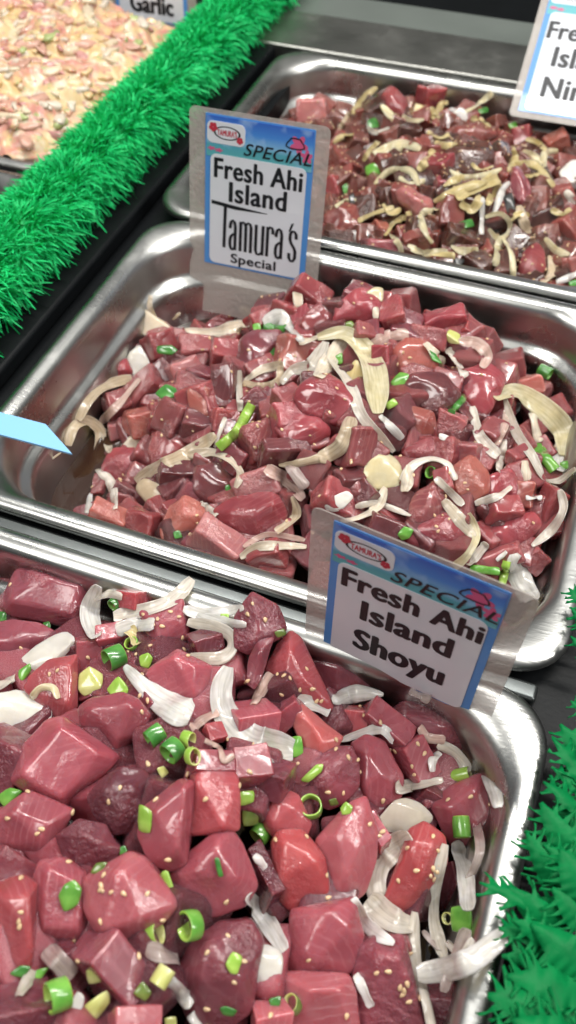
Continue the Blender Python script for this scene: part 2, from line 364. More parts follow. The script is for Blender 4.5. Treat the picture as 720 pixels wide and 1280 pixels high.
ALL = []          # (object, kind, tray, centre pixel, colour word)
bv_v, bv_f = [], []
def to_bvh(bm, loc):
    o = len(bv_v)
    bm.verts.ensure_lookup_table()
    for v in bm.verts: bv_v.append(v.co + loc)
    for f in bm.faces: bv_f.append([v.index + o for v in f.verts])
BVH = None
def project(p):
    d = p - EYE; z = d.dot(fwd)
    return (360 + F*d.dot(rt)/z, 640 - F*d.dot(up)/z)
def poly_area(q):
    return abs(sum(q[i][0]*q[(i+1) % len(q)][1] - q[(i+1) % len(q)][0]*q[i][1] for i in range(len(q))))/2
def lump(pts, R, cuts=3, it=2, amp=.03, seed=0):
    bm = bmesh.new()
    for p in pts: bm.verts.new(p)
    r = bmesh.ops.convex_hull(bm, input=bm.verts)
    dead = [g for g in r['geom_interior'] + r['geom_unused'] if isinstance(g, bmesh.types.BMVert)]
    bmesh.ops.delete(bm, geom=list(set(dead)), context='VERTS')
    bmesh.ops.remove_doubles(bm, verts=bm.verts, dist=R*.08)
    bmesh.ops.triangulate(bm, faces=bm.faces)
    bmesh.ops.subdivide_edges(bm, edges=bm.edges[:], cuts=cuts, use_grid_fill=True)
    bmesh.ops.triangulate(bm, faces=bm.faces)
    for _ in range(it):
        bmesh.ops.smooth_vert(bm, verts=bm.verts, factor=.5, use_axis_x=True, use_axis_y=True, use_axis_z=True)
    bm.normal_update()
    for v in bm.verts:
        k = noise.noise(v.co*(1.3/R) + Vector((seed*3.1, seed*1.7, 0)))*amp*R + noise.noise(v.co*(4/R) + Vector((seed, 0, 5)))*amp*.4*R
        v.co += v.normal*k
    return bm
def cutlump(pts, R, bev=.09, amp=.04, seed=0, cuts=2):
    bm = bmesh.new()
    for p in pts: bm.verts.new(p)
    r = bmesh.ops.convex_hull(bm, input=bm.verts)
    dead = [g for g in r['geom_interior'] + r['geom_unused'] if isinstance(g, bmesh.types.BMVert)]
    bmesh.ops.delete(bm, geom=list(set(dead)), context='VERTS')
    bmesh.ops.dissolve_limit(bm, angle_limit=.22, verts=bm.verts, edges=bm.edges)
    bmesh.ops.bevel(bm, geom=bm.edges[:], offset=bev*R, segments=3, affect='EDGES', profile=.5, clamp_overlap=True)
    bmesh.ops.remove_doubles(bm, verts=bm.verts, dist=R*.015)
    bmesh.ops.triangulate(bm, faces=bm.faces)
    big = [e for e in bm.edges if e.calc_length() > R*.45]
    if big: bmesh.ops.subdivide_edges(bm, edges=big, cuts=cuts, use_grid_fill=True)
    bmesh.ops.triangulate(bm, faces=bm.faces)
    bm.normal_update()
    for v in bm.verts:
        q = v.co*(1.1/R) + Vector((seed*3.1, seed*1.7, 0))
        v.co += Vector((noise.noise(q), noise.noise(q + Vector((9, 0, 0))), noise.noise(q + Vector((0, 9, 0)))))*amp*R*1.6
    return bm
def weighted(o):
    md = o.modifiers.new('wn', 'WEIGHTED_NORMAL'); md.mode = 'FACE_AREA'; md.weight = 80; return o
def simplify(q, tol):
    """drop outline points that hardly change the outline"""
    q = list(q)
    while len(q) > 5:
        best = None
        for i in range(len(q)):
            a, b, c = q[i-1], q[i], q[(i+1) % len(q)]
            L = math.hypot(c[0]-a[0], c[1]-a[1]) or 1
            d = abs((c[0]-a[0])*(b[1]-a[1]) - (c[1]-a[1])*(b[0]-a[0]))/L
            if best is None or d < best[0]: best = (d, i)
        if best[0] > tol: break
        q.pop(best[1])
    return q
PLN = (fwd*-.65 + Vector((0, 0, .35))).normalized()
UPB = {'F': .30, 'M': .42, 'B': .42}
def fish(t, col, outline, ridge=None, lift=0.0):
    n = len(outline); cq = (sum(p[0] for p in outline)/n, sum(p[1] for p in outline)/n)
    ex = 1.09 if t == 'F' else 1.13
    outline = [(cq[0]+(q[0]-cq[0])*ex, cq[1]+(q[1]-cq[1])*ex) for q in outline]
    c, tt = surf(t, cq, lift)
    R = math.sqrt(poly_area(outline)/PI)*tt/F
    def onpl(q, k=0.0):
        d = ray(q); s = (c-EYE).dot(PLN)/d.dot(PLN)
        return EYE + d*s*(1 - k/tt)
    i = len(ALL); rg = random.Random(i*7+1)
    if ridge is None:                       # a plain cube turned to fill the outline
        ex_ = rt - PLN*rt.dot(PLN); ex_.normalize(); ey_ = PLN.cross(ex_)
        Q = [onpl(q)-c for q in outline]; xs_ = [p.dot(ex_) for p in Q]; ys_ = [p.dot(ey_) for p in Q]
        cxx = sum(x*x for x in xs_); cyy = sum(y*y for y in ys_); cxy = sum(x*y for x, y in zip(xs_, ys_))
        th = .5*math.atan2(2*cxy, cxx-cyy); A = ex_*math.cos(th) + ey_*math.sin(th); B = PLN.cross(A)
        la = max(abs(p.dot(A)) for p in Q); lb = max(abs(p.dot(B)) for p in Q)
        rot = Matrix.Rotation(rg.choice((-1, 1))*rg.uniform(.25, .55), 3, A) @ Matrix.Rotation(rg.choice((-1, 1))*rg.uniform(.2, .5), 3, B)
        la, lb = la*rg.uniform(.76, .86), lb*rg.uniform(.76, .88); lc = max(la, lb)*rg.uniform(.65, .9)
        pts = []
        for x in (-1, 1):
            for y in (-1, 1):
                for z in (-1, 1):
                    pts.append(rot @ (A*la*x*rg.uniform(.86, 1.08) + B*lb*y*rg.uniform(.86, 1.08) + PLN*lc*z*rg.uniform(.86, 1.08)) - PLN*R*.2)
    else:
        outline = simplify(outline, .085*R*F/tt)
        base = [onpl(q) for q in outline]; h = .50*R
        pts = [p-c for p in base]
        pts += [onpl(q, h)-c for q in ridge]
        pts += [(p-c)*.85 - PLN*R*.95 for p in base]
    bm = cutlump(pts, R, bev=.100 if t == 'F' else .20, amp=.045 if t == 'F' else .11, seed=i)
    to_bvh(bm, c)
    o = link('tuna_cube', bm, FM[t][col]); o.location = c; weighted(o)
    ALL.append([o, 'fish', t, cq, col]); return o

FISH_F = [
 ('p',[(22,708),(75,715),(105,726),(111,745),(101,786),(68,783),(15,771),(2,757),(9,732)],[(9,752),(88,769),(104,732),(60,720)],.004),
 ('p',[(-15,782),(18,776),(45,780),(66,790),(60,803),(40,814),(20,838),(0,848),(-20,845),(-25,800)],[(20,800),(-5,800)]),
 ('r',[(62,826),(95,820),(97,850),(96,880),(92,900),(72,897),(66,880),(30,862),(38,845)],[(85,832),(88,880)]),
 ('m',[(92,795),(125,792),(124,830),(110,838),(97,830)],None,-.006),
 ('m',[(118,800),(130,785),(150,778),(160,790),(155,800),(135,810)],None,-.003),
 ('r',[(148,745),(160,738),(178,742),(182,752),(165,760),(150,752)],None),
 ('m',[(175,766),(195,758),(228,751),(233,768),(236,790),(232,800),(215,812),(200,820),(182,814),(180,798),(184,782)],[(190,776),(226,772),(200,800)]),
 ('d',[(240,790),(270,785),(276,800),(270,812),(250,814),(235,808)],None,-.004),
 ('m',[(183,842),(222,811),(246,822),(268,836),(266,868),(247,888),(215,880),(195,866)],[(243,832),(240,866),(218,820)]),
 ('p',[(317,742),(345,757),(358,785),(350,795),(340,802),(310,818),(295,810),(292,790),(293,770)],[(322,765),(325,792)]),
 ('p',[(308,852),(312,820),(322,800),(342,798),(337,822),(327,847),(318,860)],[(325,815)]),
 ('r',[(365,790),(378,800),(380,820),(412,870),(418,885),(400,887),(375,867),(352,880),(338,872),(333,835),(347,808)],[(362,815),(358,850),(385,852)]),
 ('p',[(385,825),(415,818),(447,822),(464,845),(460,862),(420,870),(400,852)],[(425,835)],-.004),
 ('s',[(360,888),(378,880),(402,898),(428,922),(420,937),(408,957),(385,947),(370,914)],[(388,905),(402,928)],.004),
 ('m',[(338,893),(368,868),(382,875),(364,907),(346,910)],None),
 ('r',[(410,888),(450,883),(458,905),(440,918),(415,907)],None,-.003),
 ('m',[(450,882),(480,888),(502,905),(507,927),(480,927),(455,917)],None),
 ('p',[(357,967),(370,955),(405,957),(420,935),(437,935),(447,955),(448,982),(430,1003),(412,1012),(392,997),(362,984)],[(405,970),(425,950),(415,987)]),
 ('m',[(440,930),(460,920),(480,928),(484,943),(502,970),(499,995),(472,1012),(458,1003),(447,984)],[(460,945),(475,965),(455,985)]),
 ('p',[(484,893),(508,877),(540,881),(568,900),(590,909),(587,925),(577,940),(548,942),(530,934),(508,924)],[(555,905),(535,916),(505,893)]),
 ('m',[(500,925),(518,928),(540,946),(540,970),(515,974),(498,962)],None),
 ('m',[(538,1008),(565,985),(600,970),(634,1012),(630,1027),(605,1042),(590,1066),(572,1064),(558,1035)],[(610,1015),(597,1032),(560,1010),(595,985)]),
 ('d',[(518,980),(547,978),(553,1002),(535,1008)],None,-.003),
 ('R',[(512,1040),(532,1030),(553,1047),(559,1080),(542,1108),(520,1132),(490,1142),(478,1128),(497,1092),(508,1062)],[(540,1055),(527,1100),(515,1055)],.003),
 ('k',[(395,1050),(418,1038),(440,1003),(457,996),(472,1045),(470,1075),(457,1114),(437,1130),(415,1127),(405,1080)],[(443,1065),(430,1092),(420,1048)]),
 ('m',[(453,1022),(477,1030),(482,1048),(470,1062)],None),
 ('r',[(326,1012),(340,994),(358,989),(372,995),(388,1028),(382,1047),(345,1047),(333,1037)],[(350,1003),(365,1010),(345,1030)]),
 ('R',[(340,1055),(352,1039),(377,1039),(404,1072),(412,1105),(414,1126),(388,1132),(362,1137),(346,1121)],[(358,1050),(353,1097),(370,1090),(395,1074)]),
 ('m',[(365,1142),(400,1131),(442,1123),(454,1168),(442,1212),(398,1224),(373,1224),(358,1200)],[(410,1137),(397,1200),(440,1160),(378,1195)]),
 ('k',[(350,1218),(385,1221),(432,1219),(442,1240),(447,1295),(348,1300),(343,1250)],[(390,1238),(425,1240)]),
 ('p',[(448,1185),(470,1170),(505,1170),(520,1225),(533,1290),(455,1300),(440,1240)],[(478,1195),(500,1200)]),
 ('d',[(535,1240),(545,1236),(564,1255),(574,1290),(530,1300)],None),
 ('m',[(13,976),(33,932),(58,902),(80,897),(110,916),(130,938),(147,946),(124,967),(102,990),(80,1010),(50,997)],[(24,968),(76,908),(120,940),(80,998)],.002),
 ('m',[(99,885),(115,874),(150,866),(172,875),(187,895),(179,917),(160,932),(140,942),(122,930),(104,910)],[(112,885),(165,880),(148,924)]),
 ('p',[(-20,922),(10,920),(40,925),(32,947),(17,982),(-5,992),(-25,985)],None),
 ('d',[(109,997),(125,977),(150,960),(178,963),(192,985),(184,1017),(165,1037),(140,1042),(119,1022)],[(138,985),(165,988),(150,1020)]),
 ('d',[(70,1045),(100,1025),(130,1033),(150,1060),(142,1077),(120,1087),(84,1077)],[(100,1042),(128,1055)]),
 ('m',[(-15,1030),(10,1006),(35,990),(72,1008),(90,1012),(80,1037),(62,1064),(46,1074),(0,1054)],[(15,1018),(60,1030),(50,1052)]),
 ('p',[(-20,1070),(15,1065),(31,1080),(29,1104),(10,1114),(-15,1114)],None),
 ('r',[(-20,1115),(25,1098),(46,1112),(47,1182),(42,1222),(15,1247),(-20,1242)],[(36,1120),(5,1122),(38,1190)]),
 ('m',[(41,1100),(49,1077),(75,1075),(107,1092),(114,1130),(110,1162),(95,1178),(50,1173),(44,1140)],[(57,1085),(100,1105),(95,1162),(52,1160)]),
 ('k',[(104,1100),(138,1075),(160,1066),(177,1074),(207,1115),(223,1130),(207,1152),(187,1167),(150,1184),(131,1182),(121,1160),(104,1130)],[(148,1086),(172,1152),(128,1160)],.005),
 ('m',[(173,1046),(179,1010),(195,994),(225,974),(241,979),(240,1040),(234,1077),(215,1087),(188,1080)],[(192,1012),(232,985),(222,1068)],.003),
 ('r',[(236,985),(240,965),(260,943),(282,949),(298,975),(302,1010),(299,1037),(275,1042),(238,1044)],[(258,1000),(280,1034),(246,978)]),
 ('m',[(213,1088),(240,1062),(268,1040),(287,1037),(302,1058),(312,1095),(320,1106),(307,1130),(270,1144),(233,1132),(216,1113)],[(272,1056),(240,1092),(295,1100)],.003),
 ('d',[(306,1070),(330,1065),(342,1110),(337,1140),(318,1112)],None,-.006),
 ('p',[(223,1210),(240,1182),(270,1156),(310,1154),(327,1180),(324,1225),(312,1265),(270,1292),(238,1277),(224,1240)],[(262,1183),(302,1228),(245,1225)]),
 ('p',[(95,1180),(130,1177),(165,1194),(174,1235),(150,1250),(118,1227)],None,-.004),
 ('k',[(133,1276),(160,1263),(192,1267),(203,1290),(140,1302)],None),
 ('d',[(-20,1250),(30,1244),(57,1255),(62,1300),(-20,1300)],None),
 ('k',[(313,1262),(345,1257),(362,1275),(357,1300),(315,1302)],None),
 ('r',[(253,915),(275,899),(284,915),(275,930),(256,924)],None,-.003),
 ('d',[(298,955),(335,949),(360,962),(362,982),(335,997),(308,987)],None,-.002),
 ('m',[(288,945),(325,941),(342,962),(300,987)],None),
 ('m',[(233,962),(255,944),(287,950),(272,970)],None),
 ('m',[(293,885),(330,879),(347,900),(320,917),(293,907)],None,-.003),
 ('p',[(163,842),(195,862),(207,885),(180,892),(158,868)],None,-.004),
 ('m',[(95,850),(120,845),(127,870),(105,882)],None,-.005),
 ('d',[(60,1185),(95,1190),(102,1230),(70,1237)],None,-.008),
 ('d',[(545,945),(575,950),(590,975),(560,985)],None,-.010),
 ('d',[(550,1085),(590,1075),(595,1130),(560,1140)],None,-.012),
]
FISH_M = [
 ('R',[(116,450),(135,445),(158,447),(164,467),(140,478),(122,487),(114,470)],[(137,458),(155,455)]),
 ('r',[(220,405),(240,385),(262,390),(268,405),(245,415),(225,413)],None),
 ('r',[(176,427),(192,420),(215,412),(222,430),(205,447),(185,445)],None),
 ('m',[(225,425),(262,420),(268,440),(240,450),(226,442)],None),
 ('k',[(208,460),(230,444),(250,452),(253,470),(230,485),(213,475)],None),
 ('m',[(160,475),(195,465),(212,478),(195,500),(168,510),(157,492)],None),
 ('m',[(128,495),(150,490),(160,505),(150,522),(133,517)],None),
 ('s',[(152,525),(175,508),(200,512),(205,530),(192,542),(165,540)],None),
 ('m',[(195,520),(220,500),(240,515),(235,540),(205,545)],None),
 ('r',[(222,495),(248,478),(268,490),(262,520),(238,522)],None),
 ('r',[(265,395),(283,385),(292,400),(278,412),(265,407)],None),
 ('r',[(262,438),(290,428),(302,440),(297,455),(275,460)],None),
 ('p',[(296,450),(304,425),(320,413),(348,415),(346,432),(325,457),(303,472),(296,462)],[(312,428),(318,455)],.003),
 ('r',[(307,402),(325,388),(350,386),(345,400),(318,410)],None),
 ('d',[(268,490),(275,463),(295,458),(301,485),(293,508),(272,505)],None),
 ('p',[(302,492),(328,487),(342,502),(335,525),(310,520)],None),
 ('s',[(348,425),(370,425),(398,435),(395,455),(365,468),(348,450)],None),
 ('m',[(342,490),(375,485),(378,505),(355,520)],None),
 ('R',[(369,492),(385,471),(415,467),(431,478),(441,505),(438,522),(410,527),(378,517)],[(388,480),(425,488)],.003),
 ('R',[(335,525),(360,505),(385,510),(392,530),(370,542),(345,540)],None),
 ('r',[(357,358),(380,352),(405,362),(410,378),(388,388),(362,378)],None),
 ('r',[(375,402),(395,380),(420,373),(424,395),(407,414),(385,417)],[(400,388),(410,400)]),
 ('R',[(362,395),(385,385),(395,400),(375,410)],None),
 ('R',[(415,400),(422,378),(440,364),(465,361),(479,378),(470,399),(440,399)],[(445,378),(465,382)]),
 ('r',[(475,382),(492,371),(508,384),(509,406),(485,408),(475,398)],None),
 ('m',[(440,410),(470,408),(475,425),(450,430)],None),
 ('R',[(466,435),(485,428),(492,455),(483,475),(470,465)],None),
 ('s',[(494,440),(504,424),(530,422),(546,440),(549,463),(520,466),(496,459)],[(508,430),(532,431),(540,455)],.002),
 ('R',[(530,405),(545,390),(572,393),(590,405),(572,418),(545,415)],None),
 ('m',[(510,415),(535,408),(560,420),(555,435),(525,428)],None),
 ('r',[(575,408),(597,409),(598,424),(580,423)],None),
 ('d',[(504,483),(516,462),(548,467),(574,484),(569,509),(545,517),(519,501)],[(535,477),(560,490)],.003),
 ('s',[(494,520),(512,504),(540,514),(548,536),(522,547),(499,542)],[(512,518),(530,525)]),
 ('m',[(545,522),(565,515),(585,532),(575,545),(550,542)],None),
 ('R',[(579,465),(605,454),(631,468),(626,489),(615,510),(602,522),(584,503),(576,480)],[(598,472),(603,495)],.002),
 ('s',[(637,482),(655,472),(675,468),(682,482),(662,495),(645,492)],None),
 ('R',[(504,562),(530,547),(552,551),(564,568),(535,578),(507,576)],[(520,560),(545,560)]),
 ('R',[(548,552),(580,555),(585,575),(560,572)],None),
 ('m',[(552,552),(595,552),(605,568),(580,580),(558,572)],None),
 ('s',[(566,583),(592,569),(609,585),(613,608),(590,630),(571,613)],[(588,588),(595,605)],.002),
 ('R',[(609,598),(635,584),(651,600),(641,623),(614,624)],[(628,598)]),
 ('s',[(645,605),(662,600),(671,615),(661,633),(644,629)],None),
 ('r',[(605,632),(640,622),(655,635),(640,652),(612,647)],None),
 ('r',[(674,615),(692,608),(703,622),(701,645),(685,657),(671,641)],None),
 ('R',[(604,668),(625,649),(665,639),(679,655),(655,681),(620,684)],[(630,660),(662,655)]),
 ('m',[(598,702),(612,685),(645,675),(656,688),(632,706),(605,711)],None),
 ('m',[(652,692),(675,685),(682,700),(662,717)],None),
 ('m',[(510,645),(521,612),(545,601),(559,622),(546,651),(518,657)],[(535,620),(530,640)]),
 ('R',[(504,660),(540,644),(565,639),(583,660),(572,687),(540,692),(514,682)],[(540,660),(565,658)]),
 ('d',[(455,650),(480,640),(500,655),(495,675),(470,670)],None),
 ('r',[(394,612),(425,607),(446,622),(446,642),(420,647),(397,633)],None),
 ('d',[(420,592),(445,580),(455,600),(438,615),(420,608)],None),
 ('d',[(445,608),(468,608),(468,630),(448,628)],None),
 ('m',[(425,568),(440,530),(455,545),(468,565),(448,575)],None),
 ('m',[(298,550),(312,525),(345,520),(360,540),(355,562),(325,572),(308,565)],None),
 ('R',[(344,535),(365,517),(400,519),(413,540),(395,557),(365,557)],[(370,530),(395,535)]),
 ('d',[(325,565),(360,555),(385,562),(365,580),(335,580)],None),
 ('d',[(243,582),(280,575),(298,592),(291,619),(265,630),(240,616)],[(262,597),(280,605)]),
 ('p',[(275,562),(300,552),(315,570),(305,585),(288,580)],None),
 ('k',[(291,613),(312,587),(335,582),(349,600),(335,617),(310,622)],None),
 ('R',[(269,642),(297,619),(335,616),(359,632),(349,657),(320,672),(295,670)],[(290,640),(325,640),(345,630)],.002),
 ('k',[(235,682),(255,652),(280,662),(302,685),(300,705),(262,693)],None),
 ('s',[(199,665),(211,635),(228,619),(248,627),(259,640),(246,657),(222,670),(204,674)],[(228,637),(238,650)],.002),
 ('r',[(154,655),(162,639),(190,637),(201,655),(192,670),(165,664)],None),
 ('s',[(108,642),(132,630),(152,642),(152,657),(130,654)],None),
 ('R',[(127,580),(137,561),(175,559),(188,580),(173,600),(150,607),(131,597)],[(148,570),(170,578)],.002),
 ('r',[(187,565),(194,539),(220,532),(243,543),(241,561),(215,577),(192,582)],[(215,547),(228,560)]),
 ('d',[(195,597),(215,583),(242,582),(241,602),(215,610)],None),
 ('d',[(240,600),(262,592),(268,620),(245,622)],None,-.004),
 ('d',[(140,605),(160,602),(168,618),(155,628),(142,622)],None),
 ('m',[(120,600),(132,592),(138,615),(125,627)],None),
 ('k',[(132,530),(150,525),(155,545),(140,552)],None),
 ('d',[(230,520),(255,515),(268,530),(250,545),(232,538)],None),
 ('s',[(240,490),(262,485),(268,512),(245,525)],None),
 ('r',[(262,515),(285,512),(290,530),(270,542)],None),
 ('m',[(632,567),(655,555),(666,570),(650,584),(635,582)],None),
 ('R',[(668,552),(685,545),(699,565),(690,577),(677,570)],None),
 ('m',[(600,537),(622,520),(633,540),(620,557),(602,552)],None),
 ('m',[(545,587),(565,590),(569,620),(548,617)],None),
 ('r',[(200,640),(215,625),(228,632),(215,650)],None,-.003),
 ('d',[(430,690),(460,695),(490,705),(450,715)],None),
 ('r',[(308,690),(335,682),(362,690),(350,708),(318,704)],None),
]
FISH_B = [
 ('k',[(369,137),(382,125),(408,127),(410,146),(380,152)],None,.004),
 ('m',[(390,150),(410,150),(415,165),(400,177)],None),
 ('r',[(412,190),(435,182),(446,198),(441,216),(420,222)],None),
 ('R',[(408,220),(425,222),(426,241),(408,242)],None),
 ('m',[(433,162),(452,158),(458,182),(445,192),(434,185)],None),
 ('R',[(477,120),(486,107),(509,122),(506,143),(488,141)],[(490,118),(500,135)],.003),
 ('R',[(522,122),(532,110),(550,104),(557,115),(545,129),(530,131)],None),
 ('d',[(493,162),(520,155),(525,170),(502,173)],None),
 ('d',[(475,200),(510,192),(512,206),(485,211)],None),
 ('R',[(535,206),(548,190),(566,200),(563,216),(545,223)],None),
 ('r',[(566,160),(605,151),(623,165),(605,179),(569,176)],[(580,162),(608,162)],.002),
 ('m',[(552,142),(568,145),(565,161),(552,159)],None),
 ('d',[(559,185),(590,174),(616,180),(616,206),(590,219),(564,209)],[(580,188),(605,192)],.002),
 ('d',[(615,182),(633,180),(635,204),(618,209)],None),
 ('R',[(645,163),(657,159),(665,175),(655,184),(645,180)],None),
 ('s',[(680,172),(708,167),(713,182),(690,188)],None),
 ('m',[(608,148),(632,142),(635,156),(615,161)],None),
 ('p',[(637,213),(650,205),(665,235),(666,251),(650,256),(639,238)],[(648,218),(655,242)],.004),
 ('k',[(494,238),(505,229),(536,245),(541,259),(520,267),(499,251)],[(507,238),(528,253)],.004),
 ('r',[(545,253),(570,246),(579,268),(566,286),(547,276)],None),
 ('p',[(540,225),(565,218),(572,232),(550,241)],None),
 ('d',[(552,298),(570,286),(598,289),(601,303),(580,311),(558,309)],None),
 ('d',[(582,325),(605,315),(617,330),(608,346),(588,344)],None),
 ('d',[(620,330),(640,315),(645,340),(632,351)],None),
 ('R',[(647,341),(655,314),(672,301),(683,320),(681,339),(665,352)],[(665,318),(668,335)],.003),
 ('m',[(662,290),(685,282),(695,292),(680,303)],None),
 ('m',[(662,240),(680,235),(686,262),(665,266)],None),
 ('r',[(695,275),(720,262),(732,290),(700,297)],None),
 ('r',[(702,325),(725,318),(727,335),(705,336)],None),
 ('r',[(404,268),(425,249),(448,258),(449,281),(430,294),(409,292)],[(425,262),(430,280)]),
 ('d',[(405,290),(430,288),(440,300),(428,308),(408,305)],None),
 ('m',[(440,288),(460,280),(470,295),(450,303)],None),
 ('p',[(452,308),(462,297),(490,299),(499,312),(485,323),(462,319)],None,.002),
 ('m',[(448,240),(470,235),(465,252),(450,253)],None),
 ('d',[(447,255),(468,250),(470,265),(452,271)],None),
 ('d',[(475,238),(495,238),(498,256),(480,259)],None),
 ('d',[(508,280),(530,275),(540,290),(520,299)],None),
 ('r',[(505,295),(535,293),(545,305),(515,309)],None),
 ('s',[(465,280),(480,275),(485,290),(472,296)],None),
 ('d',[(530,325),(560,320),(570,335),(545,340)],None),
 ('r',[(515,175),(535,170),(540,188),(522,192)],None),
 ('d',[(455,185),(470,178),(478,192),(465,200)],None),
 ('m',[(575,228),(600,222),(605,240),(582,246)],None),
 ('r',[(690,240),(712,235),(718,255),(698,260)],None),
 ('d',[(668,190),(680,185),(686,200),(672,205)],None),
 ('r',[(415,172),(430,166),(436,180),(420,188)],None),
]
for f in FISH_F: fish('F', *f)
for f in FISH_M: fish('M', *f)
for f in FISH_B: fish('B', *f)

# cubes lower in the heaps that show through the gaps between the top ones
def box_lump(sx, sy, sz, seed):
    r = random.Random(seed)
    pts = [Vector((x*sx*r.uniform(.8, 1.1), y*sy*r.uniform(.8, 1.1), z*sz*r.uniform(.8, 1.1)))/2 for x in (-1, 1) for y in (-1, 1) for z in (-1, 1)]
    return cutlump(pts, max(sx, sy, sz)/2, bev=.2, amp=.11, seed=seed, cuts=1)
PROTO = []
for k in range(8):
    bm = box_lump(random.uniform(.8, 1.25), random.uniform(.75, 1.05), random.uniform(.65, .95), 50+k)
    me = bpy.data.meshes.new('tuna_cube'); bm.to_mesh(me); bm.free()
    for p in me.polygons: p.use_smooth = True
    PROTO.append(me)
SIDE = [EYE, EYE + Vector((.14, 0, .02)), EYE - Vector((.14, 0, -.02)), EYE + Vector((0, .1, .05))]
low = []
for t, sp, size, drop, cols in (('F', .025, .029, .0150, 'pmpdm'), ('M', .0175, .021, .0095, 'mmrpd'), ('B', .0175, .020, .008, 'drmmd')):
    x0, x1, y0, y1 = TR[t]
    x = x0 + .034
    while x < x1 - .026:
        y = y0 + .030
        while y < y1 - .026:
            px, py = x + random.uniform(-.25, .25)*sp, y + random.uniform(-.25, .25)*sp
            z = heap(t, px, py) - drop + random.uniform(-.002, .002)
            s = size*random.uniform(.85, 1.15)
            rot = Matrix.Rotation(random.uniform(0, 6.28), 3, 'Z') @ Matrix.Rotation(random.uniform(-.6, .6), 3, 'X') @ Matrix.Rotation(random.uniform(-.6, .6), 3, 'Y')
            edge = min(px-x0, x1-px, py-y0, y1-py)
            if z > -.072 and edge > .0165 + .40*size + max(0, -z)*.10:
                low.append((t, random.choice(cols), random.randrange(8), Vector((px, py, z)), rot, s))
            y += sp
        x += sp
tmp = BVHTree.FromPolygons(bv_v, bv_f)
lowbase = [[v.co.copy() for v in me.vertices] for me in PROTO]
MATCOPY = {}
rank = []
for it in low:
    t, c, k, loc, rot, s = it
    vs = [loc + rot @ (v*s) for v in lowbase[k]]
    cnt = []
    for e in SIDE:
        n = 0
        for v in vs[::7]:
            d = v - e; L = d.length
            if tmp.ray_cast(e, d/L, L)[0] is None: n += 1
        cnt.append(n)
    q = project(loc)
    inframe = -20 < q[0] < 740 and -20 < q[1] < 1300
    if sum(cnt) > 5: rank.append((cnt[0]*s*s*inframe/(loc-EYE).length**2, it, vs))
rank.sort(key=lambda r: -r[0])
room = 292 - len(ALL)
rest = bmesh.new(); rest_mats = []
for i, (score, (t, c, k, loc, rot, s), vs) in enumerate(rank):
    base = len(bv_v); bv_v.extend(vs)
    for p in PROTO[k].polygons: bv_f.append([j+base for j in p.vertices])
    if i < room and score > 0:
        key = (t, c, k)
        if key not in MATCOPY:
            me = PROTO[k].copy(); me.materials.clear(); me.materials.append(FM[t][c]); MATCOPY[key] = me
        o = bpy.data.objects.new('tuna_cube', MATCOPY[key]); COL.objects.link(o); weighted(o)
        o.matrix_world = Matrix.Translation(loc) @ (rot*s).to_4x4()
        ALL.append([o, 'low', t, project(loc), c])
    else:
        if FM[t][c] not in rest_mats: rest_mats.append(FM[t][c])
        nv = [rest.verts.new(v) for v in vs]
        for p in PROTO[k].polygons: rest.faces.new([nv[j] for j in p.vertices]).material_index = rest_mats.index(FM[t][c])
o = weighted(link('buried_tuna', rest, None))
for m in rest_mats: o.data.materials.append(m)
tag(o, 'tuna lying deeper in the heaps, seen only in gaps', 'buried tuna', kind='stuff')
BVH = BVHTree.FromPolygons(bv_v, bv_f)

# marinade lying in the bottom of the pans
for t, z, lab in (('F', -.050, 'thin dark juices under the plain rosy tuna cubes'), ('M', -.057, 'brown marinade pooled along the edges of the middle pan'), ('B', -.045, 'dark soy marinade under the sesame tuna')):
    x0, x1, y0, y1 = TR[t]
    bm = bmesh.new(); cx, cy = (x0+x1)/2, (y0+y1)/2; i = .0208 + (-z-.036)*.12
    q = rrect(0, 0, (x1-x0)/2-i, (y1-y0)/2-i, .042)
    top = [bm.verts.new((x, y, 0)) for x, y in q]; bot = [bm.verts.new((x*.97, y*.97, -.03)) for x, y in q]
    bm.faces.new(top)
    for i in range(len(q)): bm.faces.new((top[i], bot[i], bot[(i+1) % len(q)], top[(i+1) % len(q)]))
    o = link('marinade', bm, M_SAUCE, smooth=False); o.location = (cx, cy, z)
    tag(o, lab, 'sauce', kind='stuff')

# ------------------------------------------------------------------ things lying on the fish
def hit(t, q):
    d = ray(q); L = d.length
    h = BVH.ray_cast(EYE, d/L, 2.0)
    tt = surf(t, q)[1] + .004
    if h[0] is not None: tt = min(tt + .008, (h[0]-EYE).length/L)
    x0, x1, y0, y1 = TR[t]
    for _ in range(60):                       # stay inside the pan: off its walls, on top of its rim
        p = EYE + d*tt
        e = min(p.x-x0, x1-p.x, p.y-y0, y1-p.y)
        if p.z > .0012 or e > .0150 - min(0, p.z)*.16: break
        tt -= .002
    return tt
def crom(P, n):
    out = []
    for i in range(len(P)-1):
        p0, p1, p2, p3 = P[max(i-1, 0)], P[i], P[i+1], P[min(i+2, len(P)-1)]
        for k in range(n):
            u = k/n
            out.append([.5*((2*b) + (c-a)*u + (2*a-5*b+4*c-d)*u*u + (-a+3*b-3*c+d)*u**3) for a, b, c, d in zip(p0, p1, p2, p3)])
    out.append(list(P[-1])); return out
